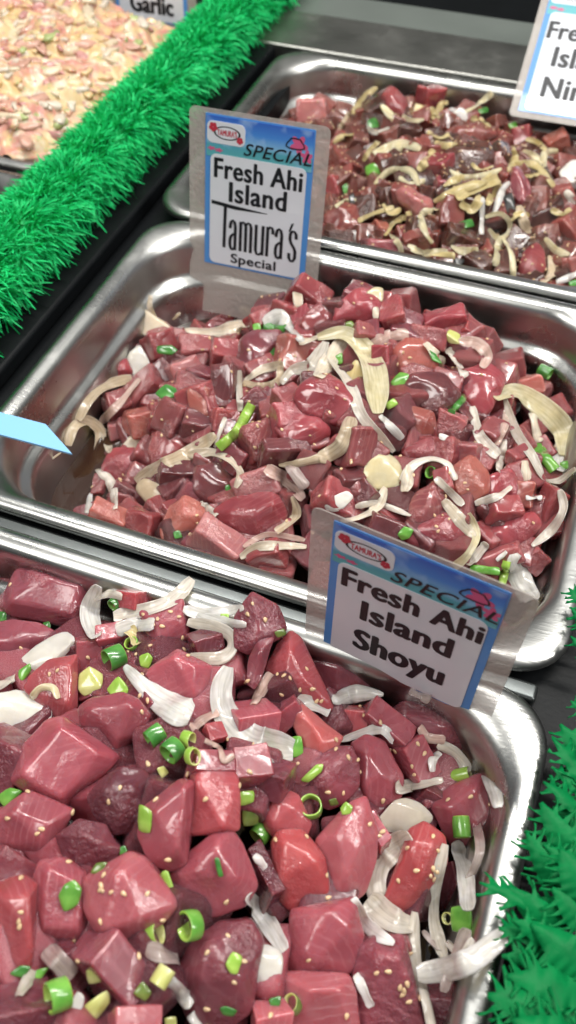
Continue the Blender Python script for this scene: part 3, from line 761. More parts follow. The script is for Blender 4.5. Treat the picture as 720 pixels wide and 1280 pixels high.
def strip(name, t, mat, pts, w, th=.06, taper=True, lift=0.0, curl=.55, fixed=None):
    """a curved slice laid over the fish; pts in pixels of the photograph, w its width there"""
    if isinstance(w, (int, float)): w = [w]*len(pts)
    if not fixed:
        def ext(a, b, ww):
            L = math.hypot(a[0]-b[0], a[1]-b[1]) or 1; k = .30*ww/L
            return (a[0]+(a[0]-b[0])*k, a[1]+(a[1]-b[1])*k)
        pts = [ext(pts[0], pts[1], w[0])] + list(pts[1:-1]) + [ext(pts[-1], pts[-2], w[-1])]
    S = crom([(p[0], p[1], ww) for p, ww in zip(pts, w)], max(6, 34//(len(pts)-1)))
    ts = [fixed if fixed else hit(t, s) for s in S]
    lo = min(ts)
    raw = list(ts)
    for k in range(9):
        ts = [(ts[max(i-1, 0)]*.3 + ts[i]*.4 + ts[min(i+1, len(ts)-1)]*.3) for i in range(len(ts))]
        if k < 5: ts = [min(a_, b_) for a_, b_ in zip(ts, raw)]
    P = []; W = []
    for s, tt in zip(S, ts):
        wm = max(s[2], 1.5)*tt/F
        P.append(EYE + ray(s)*(tt - wm*.16 - .0010 - lift)); W.append(wm*1.20)
    c = sum(P, Vector())/len(P)
    bm = bmesh.new(); prev = None; n = len(P); K = 18; uvl = bm.loops.layers.uv.new('UVMap'); run = 0
    sd = len(ALL)*1.37; bow = curl*random.Random(len(ALL)).choice((-.30, -.16, .08, .22, .30))
    def quad(f, r0, r1):
        m = max(1, len(f.loops))
        for l in f.loops: l[uvl].uv = (at[l.vert], vt[l.vert])
    at = {}; vt = {}; faces = []
    for i in range(n):
        T = (P[min(i+1, n-1)] - P[max(i-1, 0)]).normalized()
        if i: run += (P[i]-P[i-1]).length
        Nn = ((EYE-P[i]).normalized()*.75 + Vector((0, 0, .5))).normalized()
        Nn = (Nn - T*Nn.dot(T)).normalized(); B = T.cross(Nn)
        tw = (.7 if max(W) < .0065 else .22)*math.sin(i/n*4.2 + sd); Nn, B = Nn*math.cos(tw) + B*math.sin(tw), B*math.cos(tw) - Nn*math.sin(tw)
        u = i/(n-1); k = 1.0
        if taper: k = min(1.03, .68 + 3.2*min(u, 1-u))
        k *= 1 + .10*noise.noise(Vector((u*4, sd, 0)))
        cur = []
        for j in range(K):
            a = 2*PI*j/K; b = math.cos(a); e = math.sin(a)
            b2 = (abs(b)**.8)*(1 if b > 0 else -1); e2 = (abs(e)**.55)*(1 if e > 0 else -1)
            h = max(W[i]*th*.5, .00028)*e2*(1-.2*abs(b2)) - bow*W[i]*(b2*b2 - .4)*k
            v = bm.verts.new(P[i]-c + B*(W[i]*.5*k*(b2 + .03*noise.noise(Vector((u*5, sd, b2))))) + Nn*h)
            at[v] = b2*W[i]*.5; vt[v] = run; cur.append(v)
        if prev:
            for j in range(K): faces.append(bm.faces.new((prev[j], prev[(j+1) % K], cur[(j+1) % K], cur[j])))
        else: faces.append(bm.faces.new(cur[::-1]))
        prev = cur
    faces.append(bm.faces.new(prev))
    for f in faces: quad(f, 0, 0)
    for f in (faces[0], faces[-1]):
        for e in f.edges: e.smooth = False
    o = link(name, bm, VM[mat]); o.location = c
    m = S[len(S)//2]; ALL.append([o, name, t, (m[0], m[1]), mat]); return o
def chip(name, t, mat, outline, th=.22, bulge=.18, lift=0.0, ridge=None, smooth=1):
    n = len(outline); cq = (sum(p[0] for p in outline)/n, sum(p[1] for p in outline)/n)
    tc = hit(t, cq); R = math.sqrt(poly_area(outline)/PI)*tc/F
    base = []
    for q in outline:
        tv = hit(t, q); tv = tc + max(-.6*R, min(.6*R, tv-tc))*.6
        base.append(EYE + ray(q)*(tv - .0008 - lift))
    c = sum(base, Vector())/n; V = (EYE-c).normalized()
    pts = [p-c for p in base]
    pts += [(p-c)*(.62 if smooth == 1 else .8) + V*R*bulge for p in base]
    pts += [(p-c)*.95 - V*R*th for p in base]
    bm = lump(pts, R, cuts=2 + (smooth > 1), it=smooth, amp=.05 if smooth == 1 else .10, seed=len(ALL))
    o = link(name, bm, VM[mat]); o.location = c
    ALL.append([o, name, t, cq, mat]); return o
def ring(name, t, mat, a, b, r, wall=.15, inner=None):
    """a cut length of hollow green stem: open end at a, other end at b, radius r (pixels)"""
    ta = hit(t, a); rm = r*ta/F
    A = EYE + ray(a)*(ta - rm*.95); 
    V = (EYE-A).normalized()
    ln = math.hypot(b[0]-a[0], b[1]-a[1])*ta/F
    Bp = EYE + ray(b)*(ta - rm*.95)
    ax = (Bp-A) - V*max(rm*.9, .4*ln)
    L = max(ln, rm*1.1); ax = ax.normalized()
    X = ax.orthogonal().normalized(); Y = ax.cross(X)
    bm = bmesh.new(); K = 20; sd = len(ALL)*.77
    loops = []
    for z, rr in ((.02, 1-wall), (0, 1-wall*.7), (0, 1-wall*.15), (.04, 1), (.5, 1.03), (.96, 1), (1, 1-wall*.15), (1, 1-wall*.8), (.9, 1-wall), (.5, 1-wall), (.02, 1-wall)):
        loops.append([ (X*math.cos(2*PI*j/K)*(1+.12*math.sin(sd)) + Y*math.sin(2*PI*j/K)*(1-.15*math.sin(sd*2)))*rm*rr*(1+.05*noise.noise(Vector((j*.9, sd, 0)))) + ax*L*z for j in range(K)])
    prev = None
    for li, cur in enumerate(loops):
        cv = [bm.verts.new(p) for p in cur]
        if prev:
            for j in range(K): bm.faces.new((prev[j], prev[(j+1) % K], cv[(j+1) % K], cv[j])).material_index = 0 if 3 <= li <= 5 else 1
        prev = cv
    bmesh.ops.remove_doubles(bm, verts=bm.verts, dist=1e-6)
    bmesh.ops.recalc_face_normals(bm, faces=bm.faces)
    o = link(name, bm, VM[mat]); o.data.materials.append(VM[{'G': 'g', 'g': 'l', 'l': 'v'}.get(mat, 'v')]); o.location = A
    ALL.append([o, name, t, ((a[0]+b[0])/2, (a[1]+b[1])/2), mat]); return o
ON = 'onion_slice'; SC = 'scallion_piece'
PET = [ # broad pieces of onion
 ('F','w',[(-10,868),(28,858),(68,885),(64,905),(40,922),(0,920),(-10,915)]),
 ('F','w',[(18,830),(32,812),(82,784),(98,799),(86,819),(60,833),(35,851),(20,862)]),
 ('F','o',[(468,1027),(492,997),(520,998),(544,1018),(540,1031),(505,1036),(490,1046)]),
 ('F','w',[(310,1185),(335,1177),(353,1190),(353,1215),(345,1244),(330,1239),(322,1225),(310,1215)]),
 ('F','w',[(97,1235),(108,1250),(95,1278),(85,1262)]),
 ('M','c',[(162,381),(175,382),(200,397),(217,410),(206,419),(178,424),(171,400)]),
 ('M','w',[(157,446),(175,427),(184,447),(191,457),(181,474),(163,471)]),
 ('M','c',[(150,560),(163,543),(188,542),(186,560),(165,562)]),
 ('M','t',[(167,608),(180,596),(201,605),(209,620),(204,638),(190,640),(175,623)]),
 ('M','y',[(430,470),(445,445),(455,465),(450,485),(437,482)]),
 ('M','Y',[(454,578),(480,565),(497,569),(508,597),(497,611),(470,613),(454,601)]),
 ('M','w',[(402,627),(435,611),(444,622),(424,641),(407,639)]),
 ('M','Y',[(458,365),(470,357),(481,360),(479,378),(459,376)]),
 ('M','c',[(365,359),(376,359),(381,381),(367,386)]),
 ('M','c',[(465,384),(474,383),(474,399),(466,399)]),
 ('M','t',[(297,382),(315,385),(318,395),(300,396)]),
 ('M','t',[(190,385),(215,382),(229,392),(215,403),(198,396)]),
 ('M','w',[(549,540),(563,545),(565,552),(548,550)]),
 ('B','w',[(697,216),(712,199),(725,197),(729,228),(705,229)]),
 ('B','y',[(508,131),(520,127),(535,135),(533,147),(512,146)]),
 ('B','Y',[(474,131),(481,130),(494,143),(491,151),(482,146)]),
]
STR = [
 ('F','o',[(-10,858),(15,848)],12),('F','w',[(122,736),(112,765),(119,792)],[13,20,16]),('F','o',[(120,748),(135,742),(150,746)],9),
 ('F','o',[(238,726),(225,742),(205,755),(165,767),(146,770)],[12,15,14,16,14]),('F','w',[(150,787),(168,781),(188,780)],16),('F','y',[(163,788),(170,802)],13),
 ('F','w',[(232,762),(255,768),(280,765),(302,760)],[10,15,12,8]),('F','w',[(252,768),(280,778),(306,781)],[14,12,7]),
 ('F','o',[(238,778),(268,784),(288,795),(289,812),(272,823),(240,820)],[12,14,14,14,14,9]),
 ('F','w',[(158,835),(172,850),(190,866),(212,880),(230,889)],[10,14,22,32,34]),
 ('F','w',[(284,838),(276,866),(283,895),(305,920),(330,931),(358,936)],[16,23,27,31,33,30]),
 ('F','P',[(338,845),(328,860),(318,877)],12),('F','w',[(418,875),(445,867),(478,868)],[10,19,5]),
 ('F','w',[(428,925),(455,915),(478,912),(489,924)],[6,10,10,13]),('F','w',[(376,873),(392,882),(408,890)],[12,15,13]),
 ('F','x',[(515,864),(535,874)],10),('F','P',[(527,910),(535,922),(553,925)],11),
 ('F','o',[(550,931),(570,943),(584,962)],[11,13,12]),('F','w',[(548,942),(541,950),(541,962)],9),
 ('F','o',[(499,984),(528,980),(552,975)],[15,13,6]),('F','w',[(586,924),(603,950),(617,985),(622,1006)],[10,15,15,12]),
 ('F','o',[(508,1050),(484,1066),(469,1095),(473,1124)],[22,27,24,18]),('F','w',[(443,1125),(455,1150),(472,1168),(490,1178)],[10,15,14,10]),
 ('F','o',[(466,1128),(488,1148),(514,1156)],[26,26,14]),
 ('F','o',[(556,1058),(545,1105),(542,1145),(548,1175),(555,1194)],[10,13,14,14,12]),('F','w',[(570,1056),(581,1088),(585,1133)],[14,17,16]),
 ('F','x',[(582,1165),(568,1200),(555,1237)],[14,12,10]),('F','w',[(527,1217),(560,1211),(595,1196),(630,1167)],[20,23,22,18],.006),
 ('F','o',[(518,1143),(516,1175),(523,1215),(532,1245),(542,1295)],[11,15,16,12,11]),('F','w',[(313,1124),(335,1155),(354,1185)],[16,19,14]),
 ('F','w',[(446,1220),(463,1256)],10),('F','w',[(210,1226),(237,1253)],15),('F','x',[(188,1188),(217,1196)],18),('F','w',[(240,1270),(251,1286)],11),
 ('F','o',[(40,1216),(26,1241)],13),('F','x',[(62,1190),(87,1217)],20),('F','Y',[(40,873),(50,861),(66,860),(72,871)],8),
 ('F','P',[(241,909),(256,898),(270,891)],11),('F','P',[(258,926),(275,935),(280,950),(291,945)],7),('F','w',[(320,1070),(330,1084)],9),
 ('F','o',[(560,1178),(575,1192),(590,1175)],7),('F','x',[(590,1010),(600,1060),(585,1100)],10,-.006),('F','x',[(530,1165),(548,1185),(560,1180)],6),
 ('M','c',[(188,371),(187,384),(193,396)],6),('M','t',[(162,473),(130,483),(110,500),(99,522)],[10,12,13,11]),('M','P',[(173,475),(153,500),(127,527)],[7,9,8]),
 ('M','t',[(86,554),(91,533),(107,526),(125,540),(122,568),(117,582)],[10,13,13,12,9,8]),('M','c',[(128,538),(137,562)],8),
 ('M','o',[(117,580),(138,603),(143,634)],[9,11,9]),('M','w',[(117,590),(112,615),(110,639)],[4,7,8]),
 ('M','t',[(173,600),(195,585),(225,572),(255,555),(267,545)],[12,13,15,15,10]),('M','c',[(238,568),(265,566),(288,576),(300,592),(295,608)],[9,10,10,9,6]),
 ('M','o',[(299,465),(300,512)],7),('M','o',[(281,523),(269,558)],5),('M','c',[(233,413),(265,415),(290,412),(307,408)],[6,8,16,14]),
 ('M','w',[(333,403),(352,396),(365,412),(378,426)],[12,20,9,8]),('M','c',[(376,427),(398,421),(424,414)],9),
 ('M','c',[(308,476),(328,462),(352,456)],9),('M','t',[(306,478),(328,483),(348,476),(350,460)],8),('M','o',[(353,478),(365,463),(390,457),(406,430)],[7,9,18,10]),
 ('M','Y',[(400,421),(428,416),(450,430),(465,455),(470,482),(472,512)],[10,14,20,24,26,16],.002),('M','c',[(428,425),(412,450),(400,468)],[12,18,14]),
 ('M','o',[(412,450),(437,480),(450,515),(467,537),(491,563)],[7,12,12,12,7]),('M','P',[(460,431),(485,420),(507,417)],[9,13,12]),
 ('M','P',[(575,427),(597,430),(609,445),(603,457)],[8,13,12,8]),('M','o',[(561,438),(581,469)],9),('M','c',[(533,431),(553,453)],10),
 ('M','Y',[(623,497),(642,489),(668,502),(690,520),(705,540),(705,564)],[12,18,20,22,22,16],.002),('M','w',[(705,555),(701,575),(698,585)],[18,20,10],.002),
 ('M','o',[(632,500),(645,540),(665,570),(680,598),(698,602),(717,588)],[7,10,10,9,10,8]),('M','c',[(667,518),(673,550)],10),
 ('M','P',[(634,513),(630,535),(621,554)],8),('M','o',[(591,510),(600,545),(620,567)],[7,11,14]),('M','o',[(629,553),(624,587)],9),
 ('M','o',[(503,599),(518,580),(540,573),(560,580),(569,598)],[8,10,9,9,7]),('M','c',[(513,586),(507,611)],12),
 ('M','c',[(481,612),(472,632),(452,645),(428,651)],[9,11,9,6]),('M','o',[(446,633),(475,630),(512,644)],[6,8,5]),
 ('M','t',[(437,526),(427,556),(402,572)],[16,17,14]),('M','t',[(402,572),(380,578),(350,581)],[10,9,5]),('M','w',[(477,521),(501,547)],9),
 ('M','o',[(546,599),(560,612),(577,630)],8),('M','c',[(556,627),(575,650),(591,669)],[9,14,9]),('M','Y',[(587,643),(595,668),(585,692),(570,707)],[6,9,9,11]),
 ('M','o',[(606,681),(587,704)],10),('M','w',[(643,696),(650,725),(662,745)],[13,24,20]),('M','o',[(700,614),(705,635),(692,660),(666,681)],[7,10,11,6]),
 ('M','o',[(596,629),(622,620),(638,609)],[8,9,6]),('M','w',[(659,622),(676,622)],6),('M','c',[(657,579),(658,598)],10),
 ('M','P',[(306,683),(335,668),(379,675)],6),('M','c',[(302,696),(325,683),(380,684)],[7,10,10]),
 ('M','P',[(335,587),(360,602),(377,622)],[12,15,10]),('M','x',[(364,583),(380,607)],13),('M','t',[(365,623),(370,645),(348,663)],[7,10,12]),
 ('M','o',[(254,631),(269,643)],8),('M','w',[(632,690),(622,700)],5),
 ('B','y',[(470,110),(455,122),(441,141)],[5,7,5]),('B','y',[(539,136),(545,146),(552,130),(559,129)],[7,9,6,4]),
 ('B','Y',[(469,191),(490,184),(510,181),(524,186)],[7,12,10,6]),('B','Y',[(469,229),(485,215),(500,212),(515,215),(523,230)],[4,7,7,8,8]),
 ('B','y',[(524,212),(533,200),(541,189)],[6,11,8]),('B','Y',[(579,141),(598,130),(614,117)],[5,7,7]),('B','w',[(564,138),(575,140),(581,149)],[6,9,7]),
 ('B','Y',[(564,213),(580,223),(605,220),(625,211)],[4,8,8,5]),('B','y',[(640,184),(643,200),(636,213)],[5,8,6]),
 ('B','y',[(544,251),(570,238),(600,227),(612,218)],[6,10,11,8]),('B','y',[(574,246),(595,235),(620,224)],12),('B','w',[(617,266),(628,240),(636,229)],[6,8,5]),
 ('B','w',[(602,291),(603,270),(602,249)],6),('B','y',[(644,205),(665,205),(680,215),(691,231)],[5,8,8,9]),('B','y',[(659,220),(679,216)],7),
 ('B','Y',[(680,207),(681,191),(696,189)],[7,7,5]),('B','t',[(649,259),(655,278),(661,290)],[7,10,6]),
 ('B','Y',[(608,271),(625,267),(637,278),(635,292),(622,298),(612,287)],5),('B','Y',[(622,297),(623,315),(619,330)],[7,10,8]),('B','Y',[(630,299),(640,318),(641,347)],[5,7,6]),
 ('B','t',[(688,322),(690,342),(674,354)],[7,10,9]),('B','Y',[(682,299),(695,313),(709,318)],[5,8,7]),('B','w',[(697,353),(710,347),(724,339)],[5,8,7]),
 ('B','y',[(449,276),(465,268),(491,259)],[5,7,5]),('B','y',[(482,293),(492,278),(505,272),(513,267)],[6,9,9,6]),('B','Y',[(489,294),(500,308),(502,324)],6),
 ('B','Y',[(525,272),(533,264),(546,262)],[6,8,7]),('B','Y',[(525,271),(531,288),(540,302)],[6,8,6]),('B','Y',[(511,308),(530,316),(557,316)],[6,10,9]),
 ('B','y',[(540,319),(566,321)],9),('B','y',[(659,174),(672,178),(681,187)],5),('B','o',[(460,160),(470,166),(485,160)],5),('B','y',[(535,165),(550,172),(560,168)],5),
 ('B','y',[(578,255),(590,262),(600,248)],10),('B','o',[(708,240),(716,250)],8),('B','t',[(425,160),(432,150),(436,142)],6),
 ('B','y',[(418,178),(428,170),(440,168)],[4,7,5]),('B','Y',[(500,222),(512,228),(530,226)],[5,7,5]),('B','y',[(556,232),(566,226),(580,222)],[5,8,6]),('B','y',[(610,255),(616,243),(626,232)],[6,9,6]),
 ('B','Y',[(655,190),(668,196),(676,206)],[5,7,5]),('B','y',[(690,262),(702,268),(712,262)],[5,8,6]),('B','y',[(480,256),(488,266),(500,262)],[5,7,5]),('B','Y',[(565,308),(580,314),(596,312)],[5,8,6]),
 ('B','y',[(545,178),(556,182),(570,180)],[5,7,5]),('B','y',[(590,148),(600,150),(612,158)],[5,7,4]),('B','Y',[(420,258),(430,250),(444,250)],[4,6,4]),('B','y',[(640,275),(648,268),(660,270)],[5,8,5]),
 ('B','y',[(455,200),(462,188),(472,178)],5),('B','Y',[(504,146),(515,152),(528,150)],6),('B','y',[(590,205),(600,212),(615,208)],4),
]
SCP = [
 ('F','v',[(98,842),(112,832),(130,842),(128,860),(105,872),(97,862)]),('F','l',[(132,862),(148,843),(163,862),(155,872),(140,870)]),
 ('F','g',[(22,838),(38,828),(40,838),(25,856)]),('F','l',[(50,822),(62,815),(65,825),(55,832)]),('F','G',[(-8,764),(8,764),(9,781),(-5,786)]),('F','G',[(53,778),(62,776),(64,786),(55,787)]),
 ('F','l',[(173,820),(185,815),(192,822),(186,836),(175,833)]),('F','l',[(275,767),(287,767),(286,775),(276,775)]),('F','v',[(195,960),(205,957),(212,966),(202,974)]),
 ('F','g',[(362,921),(377,919),(380,943),(364,949)]),('F','l',[(374,976),(395,955),(405,955),(402,965),(385,979)]),('F','l',[(425,1010),(432,1001),(442,1008),(438,1018),(427,1019)]),
 ('F','g',[(562,1132),(590,1131),(590,1167),(564,1165)]),('F','l',[(295,990),(318,987),(318,1003),(300,1009)]),('F','e',[(302,1010),(322,1006),(324,1031),(303,1034)]),
 ('F','l',[(173,1003),(191,1013),(188,1043),(172,1039)]),('F','l',[(200,1090),(210,1087),(221,1119),(212,1123)]),
 ('F','l',[(281,1206),(290,1188),(304,1195),(297,1219),(288,1217)]),('F','G',[(274,1260),(282,1257),(298,1263),(292,1271),(278,1269)]),
 ('F','G',[(267,1072),(274,1071),(280,1096),(273,1097)]),('F','g',[(72,1120),(80,1105),(93,1098),(103,1110),(99,1131),(80,1141)]),
 ('F','e',[(112,1092),(120,1078),(136,1077),(125,1093)]),('F','G',[(147,1060),(157,1056),(160,1066),(150,1071)]),('F','g',[(-5,995),(12,984),(29,988),(20,999),(5,1011)]),
 ('F','G',[(10,1218),(25,1206),(41,1208),(28,1223)]),('F','g',[(39,1228),(45,1212),(63,1208),(50,1226)]),('F','v',[(97,1262),(135,1235),(139,1252),(120,1276),(97,1291)]),
 ('F','v',[(107,1212),(122,1210),(128,1228),(110,1231)]),('F','v',[(205,1272),(220,1270),(222,1286),(207,1288)]),('F','e',[(342,790),(355,785),(359,793),(347,798)]),
 ('F','e',[(165,1242),(178,1225),(191,1240),(182,1253)]),('F','G',[(335,1248),(352,1244),(350,1258),(338,1258)]),('F','e',[(410,1000),(420,997),(424,1006),(413,1008)]),
 ('M','G',[(195,432),(215,431),(223,438),(215,444),(196,442)]),('M','G',[(192,492),(207,479),(221,485),(223,495),(205,501)]),('M','g',[(315,405),(325,403),(327,412),(317,414)]),
 ('M','G',[(335,438),(343,432),(345,445),(337,448)]),('M','e',[(425,405),(440,400),(446,410),(430,415)]),('M','g',[(418,445),(428,440),(429,455),(420,456)]),
 ('M','g',[(487,478),(500,464),(513,468),(505,483),(492,485)]),('M','l',[(480,505),(492,497),(499,505),(485,513)]),('M','v',[(556,418),(562,411),(576,418),(575,431),(560,429)]),
 ('M','G',[(533,435),(545,442),(554,456),(540,451)]),('M','g',[(496,668),(505,657),(518,662),(512,673),(502,676)]),('M','g',[(699,578),(710,575),(711,586),(702,588)]),
 ('M','G',[(216,665),(224,662),(229,672),(218,674)]),('M','G',[(281,607),(287,605),(289,613),(282,615)]),
 ('B','G',[(458,150),(470,146),(475,158),(462,166)]),('B','g',[(456,208),(472,201),(479,214),(468,223),(457,219)]),('B','G',[(427,232),(434,228),(438,240),(430,243)]),
 ('B','g',[(634,155),(645,151),(648,160),(638,162)]),('B','G',[(596,137),(609,133),(612,140),(600,143)]),('B','G',[(572,278),(590,273),(594,283),(580,286)]),('B','G',[(710,352),(725,347),(725,357),(712,359)]),
 ('B','n',[(628,246),(640,239),(646,262),(634,277)]),('B','n',[(568,322),(582,324),(576,336),(566,332)]),('B','n',[(435,245),(442,240),(446,252),(438,256)]),
]
RNG = [
 ('F','G',(133,826),(153,817),14),('F','g',(163,803),(168,808),10),('F','G',(140,758),(150,750),9),('F','G',(185,926),(202,913),11),('F','G',(209,944),(223,931),14),
 ('F','l',(240,926),(227,922),10),('F','l',(244,946),(236,945),10),('F','g',(388,1006),(389,1012),13),('F','l',(587,966),(561,972),8),('F','g',(578,1047),(576,1022),12),
 ('F','v',(558,1148),(563,1148),8),('F','g',(321,1048),(331,1036),12),('F','g',(230,1158),(248,1155),17),('F','l',(199,1166),(174,1170),14),('F','v',(196,1232),(208,1212),12),
 ('F','g',(60,1249),(84,1240),17),('F','e',(362,1254),(371,1259),11),
 ('M','G',(688,468),(674,461),8),('M','G',(537,590),(545,593),9),
]
STK = [('M','l',[(276,557),(295,540),(308,518),(313,508)],11),('M','G',[(331,408),(353,410)],9),('M','G',[(566,513),(578,499)],8),('M','g',[(675,564),(691,585)],13),
       ('M','g',[(591,711),(621,714)],9),('M','l',[(633,704),(628,728)],9)]
for t, m, q in PET: chip(ON, t, m, q, th=.09, bulge=.10, smooth=3)
for s in STR: strip(ON, s[0], s[1], s[2], s[3], lift=s[4] if len(s) > 4 else 0)
for t, m, q in SCP: chip('seaweed_bit' if m == 'n' else SC, t, m, q, th=.16, bulge=.20, lift=.001)
for t, m, a, b, r in RNG: ring('scallion_ring', t, m, a, b, r)
for t, m, p, w in STK: strip('scallion_stalk', t, m, p, w, th=.7, taper=False, curl=0, lift=.001)
# ------------------------------------------------------------------ sesame seeds
BVH2 = BVH
sd_me = []
for k in range(4):
    bm = bmesh.new()
    bmesh.ops.create_uvsphere(bm, u_segments=10, v_segments=7, radius=1)
    for v in bm.verts:
        x, y, z = v.co; q = 1 - .35*x
        v.co = Vector((x*1.0, y*.62*q, z*.36*(1+.1*k)))
    me = bpy.data.meshes.new('sesame_seed'); bm.to_mesh(me); bm.free(); me.materials.append(M_SEED)
    for p in me.polygons: p.use_smooth = True
    sd_me.append(me)
def seat_seed(p, n, s, rz):
    q = n.to_track_quat('Z', 'Y').to_matrix() @ Matrix.Rotation(rz, 3, 'Z')
    return Matrix.Translation(p + n*s*.25) @ (q*s).to_4x4()
SEEDPX = [(13,731),(82,716),(26,810),(110,822),(170,818),(178,843),(62,843),(72,838),(188,807),(197,774),(203,783),(192,780),(224,771),(228,797),(213,765),(230,812),(235,820),(310,768),(316,755),(332,775),(331,775),
 (383,836),(347,843),(355,845),(362,848),(352,868),(375,862),(391,861),(396,876),(402,876),(450,883),(455,894),(475,903),(488,938),(494,939),(435,947),(447,950),(450,965),(410,990),(429,991),(420,925),(372,955),
 (530,942),(515,958),(518,968),(522,930),(560,1000),(612,1005),(541,1046),(547,1063),(549,1082),(546,1090),(541,1086),(538,1095),(542,1099),(498,1101),(510,1060),(521,1088),(478,1040),(474,1045),(462,1030),
 (35,990),(90,1015),(10,1023),(47,1042),(52,1036),(26,1098),(86,1078),(26,1140),(25,1158),(24,1152),(130,1094),(127,1107),(128,1113),(126,1112),(155,1117),(126,1152),(92,1176),(98,1201),(173,1195),(210,1074),(283,1127),(203,1150),
 (259,1191),(285,1170),(293,1228),(259,1261),(237,1253),(305,1202),(346,1122),(408,1094),(386,1200),(345,1050),(383,1046),(471,1216),(485,1214),(505,1238),(500,1234),(503,1243),(509,1230),(511,1252),(524,1247),(523,1237),(518,1207),
 (433,1270),(338,1270),(175,870),(185,876),(177,890),(235,968),(285,925),(299,982),(268,850),(307,853),(310,851),(62,800),(195,1000),(150,985),(185,955)]
seeds = []
for q in SEEDPX:
    d = ray(q).normalized(); h = BVH.ray_cast(EYE, d, 2)
    if h[0] is not None and h[1].dot(-d) > .2: seeds.append(('F', h[0], h[1]))
def scatter(t, n):
    x0, x1, y0, y1 = TR[t]; out = []; tries = 0
    while len(out) < n and tries < n*30:
        tries += 1
        a, b = random.uniform(x0+.02, x1-.015), random.uniform(y0+.015, y1-.015)
        if noise.noise(Vector((a*28, b*28, 3))) < -.05: continue
        h = BVH.ray_cast(Vector((a, b, .3)), Vector((0, 0, -1)), .6)
        if h[0] is None or h[1].z < .25: continue
        px = project(h[0])
        if -10 < px[0] < 730 and -10 < px[1] < 1290: out.append((t, h[0], h[1]))
    return out
seeds += scatter('F', 16) + scatter('M', 105)
for i, (t, p, n) in enumerate(seeds):
    o = bpy.data.objects.new('sesame_seed', sd_me[i % 4]); COL.objects.link(o)
    o.matrix_world = seat_seed(p, n, random.uniform(.0011, .00145) if t == 'F' else random.uniform(.0010, .0013), random.uniform(0, 6.3))
    tag(o, 'tan sesame seed stuck on the big plain tuna cubes of the nearest pan' if t == 'F' else 'tiny tan sesame seed stuck on the marinated tuna of the middle pan', 'sesame seed',
        'sesame seeds in the nearest pan' if t == 'F' else 'sesame seeds in the middle pan')
bm = bmesh.new()
for t, p, n in scatter('B', 420) + scatter('M', 60):
    m = seat_seed(p, n, random.uniform(.0009, .0014), random.uniform(0, 6.3))
    r = bmesh.ops.create_icosphere(bm, subdivisions=1, radius=1)
    for v in r['verts']:
        v.co = m @ Vector((v.co.x, v.co.y*.62, v.co.z*.36))
tag(link('sesame_seeds', bm, M_SEED), 'fine sesame seeds sprinkled all over the soy tuna of the farthest pan', 'sesame seeds', kind='stuff')

# ------------------------------------------------------------------ left pans' contents
def mottled(name):
    m, nt, b = newmat(name); tc = N(nt, 'ShaderNodeTexCoord')
    c = None
    for sc2, p0, p1, col, off in ((32, .36, .60, (.66,.46,.22), 0), (40, .47, .60, (.58,.27,.21), 3), (52, .54, .64, (.70,.60,.45), 6), (120, .62, .67, (.40,.45,.20), 9), (150, .60, .68, (.50,.20,.20), 13)):
        mp = N(nt, 'ShaderNodeMapping'); mp.inputs['Location'].default_value = (off, off*.7, 0); nt.links.new(tc.outputs['Object'], mp.inputs['Vector'])
        n = N(nt, 'ShaderNodeTexNoise', Scale=float(sc2), Detail=3.0, Roughness=.6); nt.links.new(mp.outputs[0], n.inputs['Vector'])
        c = mixc(nt, ramp(nt, n.outputs['Fac'], p0, p1), c if c else (.68,.52,.29), col)
    nt.links.new(c, b.inputs['Base Color']); b.inputs['Roughness'].default_value = .4; b.inputs['Coat Weight'].default_value = .3
    b.inputs['Subsurface Weight'].default_value = .2; b.inputs['Subsurface Scale'].default_value = .004
    return m
SALC = [mottled('salad_dressing'), plain('salad_pale', (.68,.56,.40), .35, coat=.4, var=.2, bump=.3), plain('salad_pink', (.58,.33,.25), .3, coat=.4, var=.3, bump=.3),
        plain('salad_rose', (.52,.26,.24), .3, coat=.4, var=.3, bump=.3), plain('salad_green', (.36,.42,.17), .35, coat=.3, var=.3), plain('salad_white', (.64,.56,.46), .35, coat=.3, var=.1)]
def salad_z(x, y):
    u = (x+.535)/.146; v = (y-.63)/.12
    e = max(0, 1-(abs(u)**4+abs(v)**4)*.5)
    return -.007 + .033*e + .008*noise.noise(Vector((x*22, y*22, 1)))
bm = bmesh.new(); g = {}
nx, ny = 230, 180
def sal_h(x, y):
    p = Vector((x, y, 0))
    c1 = noise.cell_vector(p*0) if False else None
    return (salad_z(x, y) + .0100*noise.noise(p*40) + .0055*abs(noise.noise(p*75 + Vector((4, 0, 0)))) + .0012*noise.noise(p*170))
for i in range(nx+1):
    for j in range(ny+1):
        x = -.687 + .312*i/nx; y = .507 + .237*j/ny
        g[i, j] = bm.verts.new((x+.54, y-.63, sal_h(x, y)))
for i in range(nx):
    for j in range(ny): bm.faces.new((g[i, j], g[i+1, j], g[i+1, j+1], g[i, j+1]))
